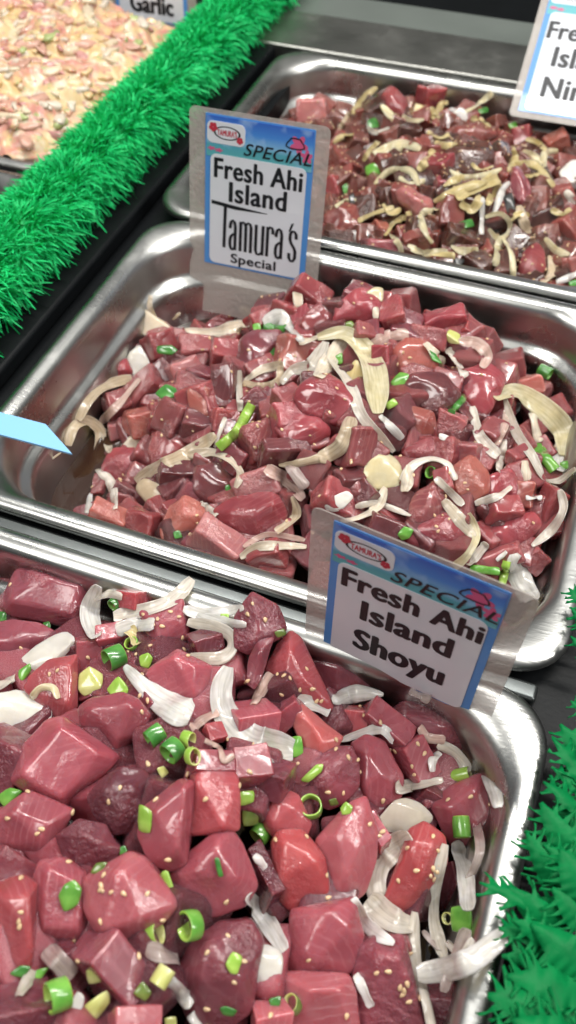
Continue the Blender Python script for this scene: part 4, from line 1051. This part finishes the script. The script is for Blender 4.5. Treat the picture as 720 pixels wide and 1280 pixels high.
for k in range(800):
    x, y = random.uniform(-.68, -.392), random.uniform(.520, .734)
    if project(Vector((x, y, .02)))[0] < -60: continue
    sg = random.Random(k); s = sg.uniform(.0025, .0065)
    pts = [Vector((a*sg.uniform(.8, 2.0), b*sg.uniform(.4, .9), c*sg.uniform(.3, .6)))*s for a in (-1, 1) for b in (-1, 1) for c in (-1, 1)]
    lb = lump(pts, s, cuts=2, it=2, amp=.4, seed=k)
    rot = Matrix.Rotation(sg.uniform(0, 6.3), 3, 'Z') @ Matrix.Rotation(sg.uniform(-.5, .5), 3, 'X')
    nn = noise.noise(Vector((x*16, y*16, 7)))
    ms = sg.choices(range(6), [4, 4, 3-3*nn if nn < 0 else 1.0, 2.2-3*nn if nn < 0 else .6, .7, 1.8])[0]
    off = Vector((x+.54, y-.63, sal_h(x, y) - s*.16))
    vm = {}
    for v in lb.verts: vm[v] = bm.verts.new(rot @ v.co + off)
    for f in lb.faces:
        nf = bm.faces.new([vm[v] for v in f.verts]); nf.material_index = ms
    lb.free()
o = link('creamy_salad', bm, None)
for m in SALC: o.data.materials.append(m)
o.location = (-.54, .63, 0); tag(o, 'creamy orange garlic salad with pink and green bits heaped in its pan', 'salad', kind='stuff')
bm = bmesh.new()
q = rrect(0, 0, .140, .108, .04); vs = [bm.verts.new((x, y, .004*noise.noise(Vector((x*60, y*60, 0))))) for x, y in q]; bm.faces.new(vs)
r = bmesh.ops.extrude_face_region(bm, geom=bm.faces[:]); bmesh.ops.translate(bm, verts=[v for v in r['geom'] if isinstance(v, bmesh.types.BMVert)], vec=(0, 0, -.03))
bmesh.ops.recalc_face_normals(bm, faces=bm.faces)
o = link('reddish_dip', bm, plain('dip_red_brown', (.16,.05,.035), .3, coat=.4, var=.5, scale=80, bump=.5), smooth=False); o.location = (-.536, .362, -.03)
tag(o, 'reddish brown dish half hidden behind the shredded green garland', 'dish', kind='stuff')

# ------------------------------------------------------------------ shredded green garland
gar = bpy.data.objects.new('shredded_garland', None); COL.objects.link(gar); gar.location = (-.339, .45, .014)
tag(gar, 'long bushy garland of shredded bright green plastic strands', 'garland')
bm = bmesh.new(); prev = None
for i in range(24):
    y = -.32 + .78*i/23
    cur = [bm.verts.new((.0195*math.cos(a*PI/5), y, .0195*math.sin(a*PI/5))) for a in range(10)]
    if prev:
        for j in range(10): bm.faces.new((prev[j], prev[(j+1) % 10], cur[(j+1) % 10], cur[j]))
    prev = cur
link('core', bm, M_GCORE, gar)
bm = bmesh.new(); rg = random.Random(3)
for k in range(26000):
    y = rg.uniform(-.32, .46)
    wob = noise.noise(Vector((y*14, 0, 2)))
    a = rg.gauss(PI*.5, 1.05)
    ln = rg.uniform(.009, .0145)*(1+.25*wob)*(1 + .55*noise.noise(Vector((y*55, a*2.6, 5))))
    clump = Vector((noise.noise(Vector((y*45, a*2.5, 1))), noise.noise(Vector((y*45, a*2.5, 9))), noise.noise(Vector((y*45, a*2.5, 20)))))
    d = (Vector((math.cos(a), rg.gauss(-.15, .45), math.sin(a))) + clump*.9 + Vector((rg.gauss(0, .25), rg.gauss(0, .25), rg.gauss(0, .25)))).normalized()
    p = Vector((.0185*math.cos(a), y, .0185*math.sin(a)))
    side = d.cross(Vector((rg.uniform(-1, 1), rg.uniform(-1, 1), rg.uniform(-1, 1)))).normalized()
    w = rg.uniform(.0005, .0010); prev = None
    bend = Vector((rg.uniform(-.3, .3), rg.uniform(-.4, .4), -.55))
    for s in range(4):
        u = s/3
        c = p + d*ln*u + bend*ln*u*u*.55
        ww = w*(1-.75*u*u)
        cur = (bm.verts.new(c - side*ww), bm.verts.new(c + side*ww))
        if prev: bm.faces.new((prev[0], prev[1], cur[1], cur[0]))
        prev = cur
tag(link('fringe', bm, M_GREEN, gar), None, None)

# ------------------------------------------------------------------ leafy green plastic divider on the right
fern = bpy.data.objects.new('leafy_divider', None); COL.objects.link(fern); fern.location = (.085, .12, -.0135)
tag(fern, 'spiky green plastic leaf divider standing beside the nearest pan', 'plastic leaves')
def frond(A, B, w, teeth, seed, cup=.10, th=.0003):
    r = random.Random(seed)
    off = Vector(fern.location)
    ax = (A-B); L = ax.length; T = ax.normalized()
    up_ = ((EYE-A).normalized()*.6 + Vector((r.uniform(-.5, .5), r.uniform(-.5, .5), .8))).normalized()
    S = T.cross(up_).normalized(); U = S.cross(T)
    def P(u, s, lift=0): # u along, s sideways (m)
        return B + T*L*u + S*s + U*(-cup*abs(s) + .10*L*math.sin(u*PI) + lift) - off
    bm = bmesh.new(); n = teeth*2
    prof = lambda u: w*.5*min(1, .45+u*1.4)*(1-u**1.8)**.8
    left = []; right = []; mid = []
    for i in range(n+1):
        u = i/n; h = max(prof(u)*.45, w*.03)
        h = max(prof(u)*.78, w*.05); mid.append(bm.verts.new(P(u, 0, .0004))); left.append(bm.verts.new(P(u, -h))); right.append(bm.verts.new(P(u, h)))
    for i in range(n):
        bm.faces.new((mid[i], mid[i+1], left[i+1], left[i])); bm.faces.new((mid[i+1], mid[i], right[i], right[i+1]))
    i = 0
    while i < n-1:
        for row, sg in ((left, -1), (right, 1)):
            if r.random() < .18: continue
            u = i/n; h = prof(u)*r.uniform(1.1, 1.9) + .0016; ln = r.uniform(.12, .24); wd = r.uniform(.45, .7)/n
            a0, a1 = row[i], row[i+1]
            m0 = bm.verts.new(P(u + ln*.55, sg*(prof(u)*.85+h)*.5, r.uniform(0, .001))); m1 = bm.verts.new(P(u + ln*.45 + wd, sg*(prof(u)*.75+h)*.5, 0))
            t0 = bm.verts.new(P(u + ln, sg*h, r.uniform(-.001, .002))); t1 = bm.verts.new(P(u + ln + wd*.6, sg*h*.9, r.uniform(-.001, .002)))
            for q in ((a0, a1, m1, m0), (m0, m1, t1, t0)):
                bm.faces.new(q if sg < 0 else q[::-1])
        i += r.choice((1, 2, 2))
    o = link('frond', bm, M_FERN, fern)
    md = o.modifiers.new('t', 'SOLIDIFY'); md.thickness = th
FR = [((690,922),(732,985),26,.012,.006),((692,961),(728,992),24,.010,.004),((679,977),(728,1022),26,.011,.005),((676,1003),(722,1085),46,.012,.004),((658,1041),(700,1112),34,.013,.006),
 ((680,1056),(728,1096),30,.014,.008),((599,1103),(690,1150),22,.016,.010),((634,1108),(700,1165),44,.016,.009),((623,1160),(700,1185),40,.015,.009),((627,1195),(705,1205),36,.014,.008),
 ((664,1155),(735,1215),56,.020,.012),((609,1244),(725,1282),56,.018,.010),((634,1220),(728,1245),50,.019,.011),((690,1110),(735,1160),44,.018,.010),((640,1275),(730,1310),50,.022,.014),((612,1285),(700,1330),50,.018,.010),
 ((700,905),(735,955),30,.008,.002),((705,940),(740,1000),40,.008,.002),((690,1040),(740,1070),44,.008,.002),((650,1130),(720,1150),46,.010,.004),((655,1180),(730,1190),50,.010,.004),((650,1235),(740,1250),56,.010,.004),((690,1010),(740,1040),44,.006,.001),((660,1210),(735,1220),50,.012,.006),((680,1080),(738,1120),48,.010,.004),
 ((711,735),(735,768),18,.012,.008),((713,795),(735,820),16,.010,.006),((713,876),(738,900),18,.010,.005),((714,760),(736,790),16,.012,.006),((640,1150),(690,1175),30,.020,.014),((700,1060),(735,1130),50,.022,.016)]
for k, (a, b, w, za, zb) in enumerate(FR):
    A, B = at_z(a, za), at_z(b, zb); frond(A, B, w*(A-EYE).length/F*1.15, 6 if w > 30 else 4, k)

# ------------------------------------------------------------------ price signs
def text_mesh(body, bold=0.0, shear=0.0):
    cu = bpy.data.curves.new('t', 'FONT'); cu.body = body; cu.size = 1; cu.offset = bold; cu.shear = shear; cu.resolution_u = 4
    cu.space_character = 1.06
    ob = bpy.data.objects.new('t', cu); COL.objects.link(ob)
    dg = bpy.context.evaluated_depsgraph_get()
    me = bpy.data.meshes.new_from_object(ob.evaluated_get(dg))
    bpy.data.objects.remove(ob); bpy.data.curves.remove(cu); return me
class Card:
    def __init__(s, name, TL, x, upv, W, asp, label, group, mL=.011, mR=.009, mT=.0028, mB=.030, seed=0):
        s.W = W; s.Hc = W*asp
        x = Vector(x).normalized(); u = Vector(upv); u = (u - x*u.dot(x)).normalized(); y = u.cross(x)
        s.root = bpy.data.objects.new(name, None); COL.objects.link(s.root)
        Mx = Matrix((x, y, u)).transposed().to_4x4(); Mx.translation = TL; s.root.matrix_world = Mx
        tag(s.root, label, 'price sign', group)
        s.slab('laminate', -mL, W+mR, -s.Hc-mB, mT, 0, .0006, M_LAM, s.root, r=.004)
        s.card = s.slab('card', 0, W, -s.Hc, 0, -.00045, .0004, M_BLUE, s.root, r=.0006)
    def slab(s, name, x0, x1, z0, z1, y, th, mat, parent, r=.002):
        bm = bmesh.new(); q = rrect((x0+x1)/2, (z0+z1)/2, (x1-x0)/2, (z1-z0)/2, r, 6)
        f = [bm.verts.new((a, y-th/2, b)) for a, b in q]; bk = [bm.verts.new((a, y+th/2, b)) for a, b in q]
        bm.faces.new(f); bm.faces.new(bk[::-1])
        for i in range(len(q)): bm.faces.new((f[i], bk[i], bk[(i+1) % len(q)], f[(i+1) % len(q)]))
        bmesh.ops.recalc_face_normals(bm, faces=bm.faces)
        return link(name, bm, mat, parent, smooth=False)
    def uv(s, u, v): return (u*s.W, -v*s.Hc)
    def ubox(s, name, u0, v0, u1, v1, y, mat, r=.002, parent=None):
        a = s.uv(u0, v0); b = s.uv(u1, v1)
        return s.slab(name, a[0], b[0], b[1], a[1], y, .0002, mat, parent or s.card, r)
    def text(s, bm, body, u0, u1, v0, v1, bold=.02, shear=0, y=-.00115, ref=None):
        me = text_mesh(body, 0, shear); rm = text_mesh(ref or body[0], 0, 0)
        X = [v.co.x for v in me.vertices]; Y = [v.co.y for v in rm.vertices]
        x0, x1, y0, y1 = min(X), max(X), min(Y), max(Y)
        vm = []
        rad = bold*(v1-v0)*s.Hc*1.25
        for k in range(9 if bold else 1):
            ox, oz = (0, 0) if k == 0 else (rad*math.cos(k*PI/4), rad*.55*math.sin(k*PI/4)); vm = []
            s.k = getattr(s, 'k', 0) + 1
            for v in me.vertices:
                fx = (v.co.x-x0)/(x1-x0); fy = (v.co.y-y0)/(y1-y0)
                a = s.uv(u0+(u1-u0)*fx, v1+(v0-v1)*fy); vm.append(bm.verts.new((a[0]+ox, y - s.k*1.5e-6, a[1]+oz)))
            for p in me.polygons:
                try: bm.faces.new([vm[i] for i in p.vertices])
                except ValueError: pass
        bpy.data.meshes.remove(me); bpy.data.meshes.remove(rm)
    def line(s, *a, **k):
        bm = bmesh.new(); s.text(bm, *a, **k); link('lettering', bm, M_INK, s.card, False)
    def stroke(s, bm, pts, wx, wy, y=-.00115):
        # ribbon through (u, v) points; wx / wy = half thickness across verticals / horizontals, in card widths
        P = [Vector(s.uv(*p)) for p in pts]
        k = getattr(s, 'k', 0)
        L = []; R = []
        for i, p in enumerate(P):
            d = (P[min(i+1, len(P)-1)] - P[max(i-1, 0)]).normalized(); n = Vector((-d.y, d.x))
            w = s.W*math.hypot(wx*n.x, wy*n.y)
            L.append(p+n*w); R.append(p-n*w)
        k += 1; s.k = k; yy = y - k*2e-6
        l = [bm.verts.new((p.x, yy, p.y)) for p in L]; r = [bm.verts.new((p.x, yy, p.y)) for p in R]
        for i in range(len(P)-1): bm.faces.new((l[i], l[i+1], r[i+1], r[i]))
    def header(s):
        s.ubox('header', .012, .010, .988, .262, -.0008, M_HEAD, .0008)
        s.ubox('panel', .052, .243, .948, .986, -.00095, M_PANEL, .004)
        bd = s.ubox('logo_badge', .018, .040, .372, .176, -.00100, M_PANEL, .0035)
        bm = bmesh.new(); cx, cy = .205, .106      # dark oval outline
        for k in range(32):
            a0, a1 = 2*PI*k/32, 2*PI*(k+1)/32
            q = []
            for a, m in ((a0, 1), (a1, 1), (a1, .86), (a0, .86)):
                q.append(bm.verts.new((*[s.uv(cx + .125*m*math.cos(a), cy + .040*m*math.sin(a) + .010*math.cos(a)*0)[0]], -.00118, s.uv(cx, cy + .042*(m if m == 1 else .84)*math.sin(a))[1])))
            bm.faces.new(q)
        link('emblem_outline', bm, M_INK, s.card, False)
        bm = bmesh.new()
        s.text(bm, "TAMURA'S", .115, .295, .089, .124, bold=.03, y=-.00118, ref='T')
        for cx_, cy_, rr in ((.075, .078, .036), (.325, .140, .028)):   # small red blossoms
            for k in range(5):
                a = k*2*PI/5 + .3; s.k = getattr(s, 'k', 0)+1
                c = Vector(s.uv(cx_ + rr*.6*math.cos(a), cy_ + rr*.6*math.sin(a)/1.35))
                vs = [bm.verts.new((c.x + s.W*rr*.55*math.cos(b*PI/4), -.00122 - s.k*2e-6, c.y + s.W*rr*.55*math.sin(b*PI/4))) for b in range(8)]
                bm.faces.new(vs)
        link('emblem', bm, M_RED, s.card, False)
        for nm, cx_, cy_, rr in (('hibiscus', .86, .105, .085), ('hibiscus', .94, .17, .06), ('petals', .06, .212, .04), ('petals', .13, .218, .04)):
            bm = bmesh.new()
            for k in range(5):
                a = k*2*PI/5 + cx_*9; s.k += 1
                vs = []
                for b in range(12):
                    t = b*PI/6; ox = rr*.5 + rr*.5*math.cos(t); oy = rr*.30*math.sin(t)
                    uu = cx_ + ox*math.cos(a) - oy*math.sin(a); vv = cy_ + (ox*math.sin(a) + oy*math.cos(a))/1.35*(.45 if cx_ < .5 else 1)
                    uu = min(max(uu, .014), .986); vv = min(max(vv, .014), .24)
                    q = s.uv(uu, vv); vs.append(bm.verts.new((q[0], -.00097 - s.k*2e-6, q[1])))
                bm.faces.new(vs)
            bmesh.ops.triangulate(bm, faces=bm.faces)
            link(nm, bm, M_PINK, s.card, False)
        bm = bmesh.new()                                                  # dark outline of the hibiscus
        for k in range(14):
            a = k*2*PI/14; b = (k+1)*2*PI/14
            f = lambda t: (.83 + .075*math.cos(t)*(1+.25*math.sin(3*t)), .10 + .040*math.sin(t)*(1+.2*math.cos(2*t)))
            s.stroke(bm, [f(a), f(b)], .005, .005)
        s.text(bm, 'SPECIAL', .365, .985, .148, .222, bold=.012, shear=.28, ref='P', y=-.00118)
        link('heading_lettering', bm, M_INK, s.card, False)
GRP = None
s1 = Card('price_sign', Vector((-.2397, .4814, .0783)), (1, .035, 0), (0, .235, .97), .071, 1.35, 'upright blue and white laminated sign between the middle and farthest pans', GRP, mB=.036)
s1.header(); bm = bmesh.new()
s1.line('Fresh Ahi', .095, .912, .268, .391, .034, ref='F')
s1.line('Island', .242, .778, .411, .538, .034, ref='I')
s1.line('Special', .272, .712, .897, .962, .04, ref='S')
s1.stroke(bm, [(.07, .562), (.20, .572), (.32, .578), (.45, .580), (.61, .578)], .012, .0)
def tri(c, pts, y=-.00117):
    bm.faces.new([bm.verts.new((c.uv(*p)[0], y, c.uv(*p)[1])) for p in pts])
tri(s1, [(.068, .548), (.30, .562), (.61, .576), (.61, .580), (.30, .588), (.068, .572)])
T0, T1 = .662, .868
def letter(c, kind, u0, u1, v0=T0, v1=T1, wx=.0145, wy=.009):
    S = {'a': [[(.85, 0), (.85, .80), (.72, .95), (.5, 1), (.28, .95), (.15, .82), (.15, .72)], [(.85, .56), (.5, .52), (.25, .44), (.15, .32), (.15, .16), (.3, .03), (.5, 0), (.85, .10)]],
         'm': [[(.06, 1), (.06, 0)], [(.06, .92), (.25, 1), (.42, .96), (.5, .85), (.5, 0)], [(.5, .92), (.7, 1), (.86, .96), (.94, .85), (.94, 0)]],
         'u': [[(.1, 1), (.1, .14), (.25, .02), (.5, 0), (.9, .10)], [(.9, 1), (.9, 0)]],
         'r': [[(.15, 1), (.15, 0)], [(.15, .90), (.45, 1), (.75, .98), (.88, .90), (.88, .78)]],
         's': [[(.9, .76), (.86, .92), (.65, 1), (.38, 1), (.16, .92), (.14, .72), (.3, .6), (.7, .45), (.86, .34), (.86, .12), (.65, 0), (.35, 0), (.14, .10), (.1, .26)]]}[kind]
    for st in S: c.stroke(bm, [(u0+(u1-u0)*x, v1+(v0-v1)*y) for x, y in st], wx, wy)
s1.stroke(bm, [(.205, .565), (.198, .862)], .015, .01)
for kd, a, b in (('a', .246, .318), ('m', .352, .468), ('u', .502, .585), ('r', .612, .680), ('a', .694, .770), ('s', .828, .905)): letter(s1, kd, a, b)
tri(s1, [(.842, .612), (.868, .606), (.838, .668), (.818, .668)])
link('lettering', bm, M_INK, s1.card, False)

s2 = Card('price_sign', Vector((-.0605, .2005, .0880)), (.99, -.12, -.02), (.02, .015, 1), .070, 1.33, 'tilted blue and white laminated sign at the back of the nearest pan', GRP, mL=.0095, mR=.0098, mB=.036)
s2.header()
s2.line('Fresh Ahi', .09, .93, .275, .400, .048, ref='F')
s2.line('Island', .232, .79, .458, .600, .048, ref='I')
s2.line('Shoyu', .21, .79, .692, .848, .048, ref='S')

BL = at_y((644, 138), .700); W3 = 136*(BL-EYE).dot(fwd)/F
best = min((abs(project(BL + Vector((0, math.sin(a), math.cos(a)))*.76*W3*1.35)[1]-15), a) for a in [i*.02 for i in range(0, 55)])[1]
u3 = Vector((0, math.sin(best), math.cos(best)))
s3 = Card('price_sign', BL + u3*W3*1.35, (1, .02, 0), u3, W3, 1.35, 'laminated sign leaning at the farthest pan, cut off by the picture edge', GRP, mL=.006, mB=.005)
s3.header()
s3.line('Fresh Ahi', .075, .93, .315, .440, .045, ref='F')
s3.line('Island', .185, .75, .500, .642, .045, ref='I')
s3.line('Ninja', .165, .72, .730, .875, .045, ref='N')

BL = at_y((147, 20), .760); u4 = Vector((0, .10, 1)).normalized()
s4 = Card('price_sign', BL + u4*.0958, (1, .01, 0), u4, .0715, 1.34, 'laminated sign standing behind the creamy orange salad, mostly out of view', GRP, mB=.008)
s4.header()
s4.line('Fresh Ahi', .09, .93, .275, .400, .035, ref='F')
s4.line('Garlic', .22, .80, .775, .925, .055, ref='G')

# ------------------------------------------------------------------ pale blue tag poking in on the left, thin drip thread
bm = bmesh.new()
P = [at_z(q, .030) for q in ((-70, 488), (0, 515), (57, 530), (90, 567), (0, 543), (-70, 520))]
c = sum(P, Vector())/6
f = [bm.verts.new(p-c) for p in P]; b = [bm.verts.new(p-c-Vector((0, 0, .0012))) for p in P]
bm.faces.new(f); bm.faces.new(b[::-1])
for i in range(6): bm.faces.new((f[i], b[i], b[(i+1) % 6], f[(i+1) % 6]))
bmesh.ops.recalc_face_normals(bm, faces=bm.faces)
o = link('plastic_tag', bm, M_SKYBL, None, False); o.location = c
tag(o, 'pale blue plastic tag reaching in over the rim of the middle pan', 'tag')
o = strip('onion_thread', 'M', 't', [(76, 566), (60, 578), (48, 592), (41, 610)], 2.2, th=.6, curl=0, fixed=(at_z((60, 585), -.045)-EYE).dot(fwd)); ALL.pop()
tag(o, 'thin tan thread stuck on the bare steel wall below the blue tag', 'thread')

# ------------------------------------------------------------------ labels for everything in the heaps
LAND = {
 'F': [((55,745),'big plum slab in the corner'),((205,868),'spoon shaped white onion slice'),((300,905),'big white crescent onion slice'),((394,916),'salmon coloured wedge'),((530,900),'tilted price sign'),
       ((22,893),'broad white onion petal'),((162,1120),'pale pink cube with stacked seeds'),((522,1085),'glossy bright red seeded chunk'),((577,1148),'wide green scallion by the rim'),((236,1157),'large open scallion ring'),
       ((118,1262),'pale yellow scallion chip'),((228,936),'cluster of green scallion rings'),((86,1120),'bright green five sided scallion chip'),((590,1195),'thick onion strand over the rim'),((330,1210),'notched white onion piece'),((430,1080),'paired pink cubes'),((145,823),'solid dark green scallion stub'),((265,790),'white onion hook')],
 'M': [((293,535),'bright green scallion stalk'),((462,455),'cream onion crescent'),((481,590),'yellow onion chunk'),((690,520),'large onion loop by the rim'),((190,400),'white onion wedge with a spike'),((190,615),'folded tan onion'),
       ((470,690),'tilted price sign'),((682,465),'dark green scallion ring by the wall'),((140,460),'lone red cube by the steel wall'),((405,497),'large ruby cube'),((310,645),'big glossy ruby slab'),((590,605),'salmon cube with onion thread'),
       ((650,660),'long ruby slab'),((540,490),'speckled dark cube'),((470,368),'small white onion cube'),((322,435),'plum cube with green fleck'),((225,455),'pale pink translucent piece')],
 'B': [((388,140),'pale pink lump'),((467,212),'round green scallion piece'),((517,250),'rose coloured oblong'),((650,230),'plum coloured oblong'),((714,214),'white onion piece at the edge'),((625,283),'looped onion strand'),((592,195),'dark sesame crusted clump'),
       ((495,125),'red cube beside a cream onion chip'),((427,272),'large seeded red piece'),((665,332),'ruby wedge by the rim'),((595,165),'broad salmon slab'),((575,297),'dark brown log')],
}
CW = {'m': 'rosy', 'r': 'red', 'R': 'ruby red', 's': 'salmon pink', 'k': 'pale pink', 'p': 'plum', 'd': 'dark maroon', 'w': 'white', 'o': 'cream', 'x': 'glassy', 't': 'tan', 'P': 'pinkish', 'c': 'soft cream', 'y': 'yellow', 'Y': 'pale yellow',
      'g': 'green', 'G': 'dark green', 'l': 'lime green', 'v': 'yellow green', 'e': 'olive', 'n': 'black'}
KW = {'fish': ('tuna cube', 'tuna cube'), 'low': ('half buried tuna cube', 'tuna cube'), 'onion_slice': ('onion slice', 'onion'), 'scallion_piece': ('scallion chip', 'scallion'), 'scallion_ring': ('scallion ring', 'scallion'),
      'scallion_stalk': ('scallion stalk', 'scallion'), 'seaweed_bit': ('seaweed bit', 'seaweed')}
TW = {'F': 'nearest pan', 'M': 'middle pan', 'B': 'farthest pan'}
ORD = ['', 'second ', 'third ', 'fourth ', 'fifth ', 'sixth ', 'seventh ', 'eighth ', 'ninth ', 'tenth ', 'eleventh ', 'twelfth ']
cells = {}
for rec in ALL:
    o, kd, t, q, c = rec
    L = sorted((math.hypot(q[0]-p[0], q[1]-p[1]), i) for i, (p, w) in enumerate(LAND[t]))
    if L[0][0] < 9 and kd not in ('low',) and not any(k[:2] == ('own', t) and k[2] == L[0][1] for k in cells):
        o['label'] = '%s in the %s' % (LAND[t][L[0][1]][1], TW[t]); o['category'] = KW[kd][1]
        cells[('own', t, L[0][1])] = 1
    else:
        d, i = L[0] if L[0][0] >= 9 else L[1]
        p = LAND[t][i][0]; dx, dy = q[0]-p[0], q[1]-p[1]
        rel = ('past', 'before')[dy > 0] if abs(dy) > abs(dx) else ('garland side of', 'ledge')[0] if dx < 0 else 'leafy side of'
        cells.setdefault((kd, t, c, i, rel), []).append((d, rec))
RELW = {'past': 'behind the %s', 'before': 'in front of the %s', 'garland side of': 'beside the %s, garland side', 'leafy side of': 'beside the %s, opposite the garland'}
for key, lst in cells.items():
    if key[0] == 'own': continue
    kd, t, c, i, rel = key
    for n, (d, rec) in enumerate(sorted(lst, key=lambda a: a[0])):
        o = rec[0]
        o['label'] = '%s%s %s %s~%s' % ((ORD[n] if n < 12 else 'farthest '), CW[c], KW[kd][0], RELW[rel] % LAND[t][i][1], TW[t])
        a, b = o['label'].split('~'); a = a.replace('half buried tuna', 'tuna') if len(a.split()) > 16 else a; o['label'] = a + ' of the ' + b if len((a + ' of the ' + b).split()) <= 16 else a
        o['category'] = KW[kd][1]
for o, kd, t, q, c in ALL:
    o['group'] = '%s in the %s' % ({'fish': 'tuna cubes', 'low': 'tuna cubes', 'onion_slice': 'onion slices', 'seaweed_bit': 'seaweed bits'}.get(kd, 'scallion pieces'), TW[t])

# ------------------------------------------------------------------ light: ceiling fluorescents of the shop, soft surroundings
w = bpy.data.worlds.new('World'); sc.world = w; w.use_nodes = True
nt = w.node_tree; bg = nt.nodes['Background']
tc = N(nt, 'ShaderNodeTexCoord'); sp = N(nt, 'ShaderNodeSeparateXYZ'); nt.links.new(tc.outputs['Generated'], sp.inputs[0])
r = ramp(nt, sp.outputs['Z'], 0.05, 0.85, (.07,.07,.07,1), (.40,.41,.41,1)); nt.links.new(r, bg.inputs[0]); bg.inputs[1].default_value = .70
def lamp(name, loc, target, sx, sy, watts, col=(1, .97, .92)):
    ld = bpy.data.lights.new(name, 'AREA'); ld.shape = 'RECTANGLE'; ld.size = sx; ld.size_y = sy; ld.energy = watts; ld.color = col
    o = bpy.data.objects.new(name, ld); COL.objects.link(o); o.location = loc
    o.rotation_euler = (Vector(target)-Vector(loc)).to_track_quat('-Z', 'Y').to_euler(); return o
lamp('ceiling_lamp', (-.1, .75, 1.25), (-.1, .3, 0), 1.5, .07, 20)
lamp('case_lamp', (.75, .25, 1.0), (-.1, .3, 0), .08, .9, 10)
lamp('shop_lamp', (-.7, -.35, 1.3), (-.1, .3, 0), .6, .6, 11)
sc.cycles.use_denoising = True
sc.cycles.max_bounces = 8; sc.cycles.transparent_max_bounces = 12
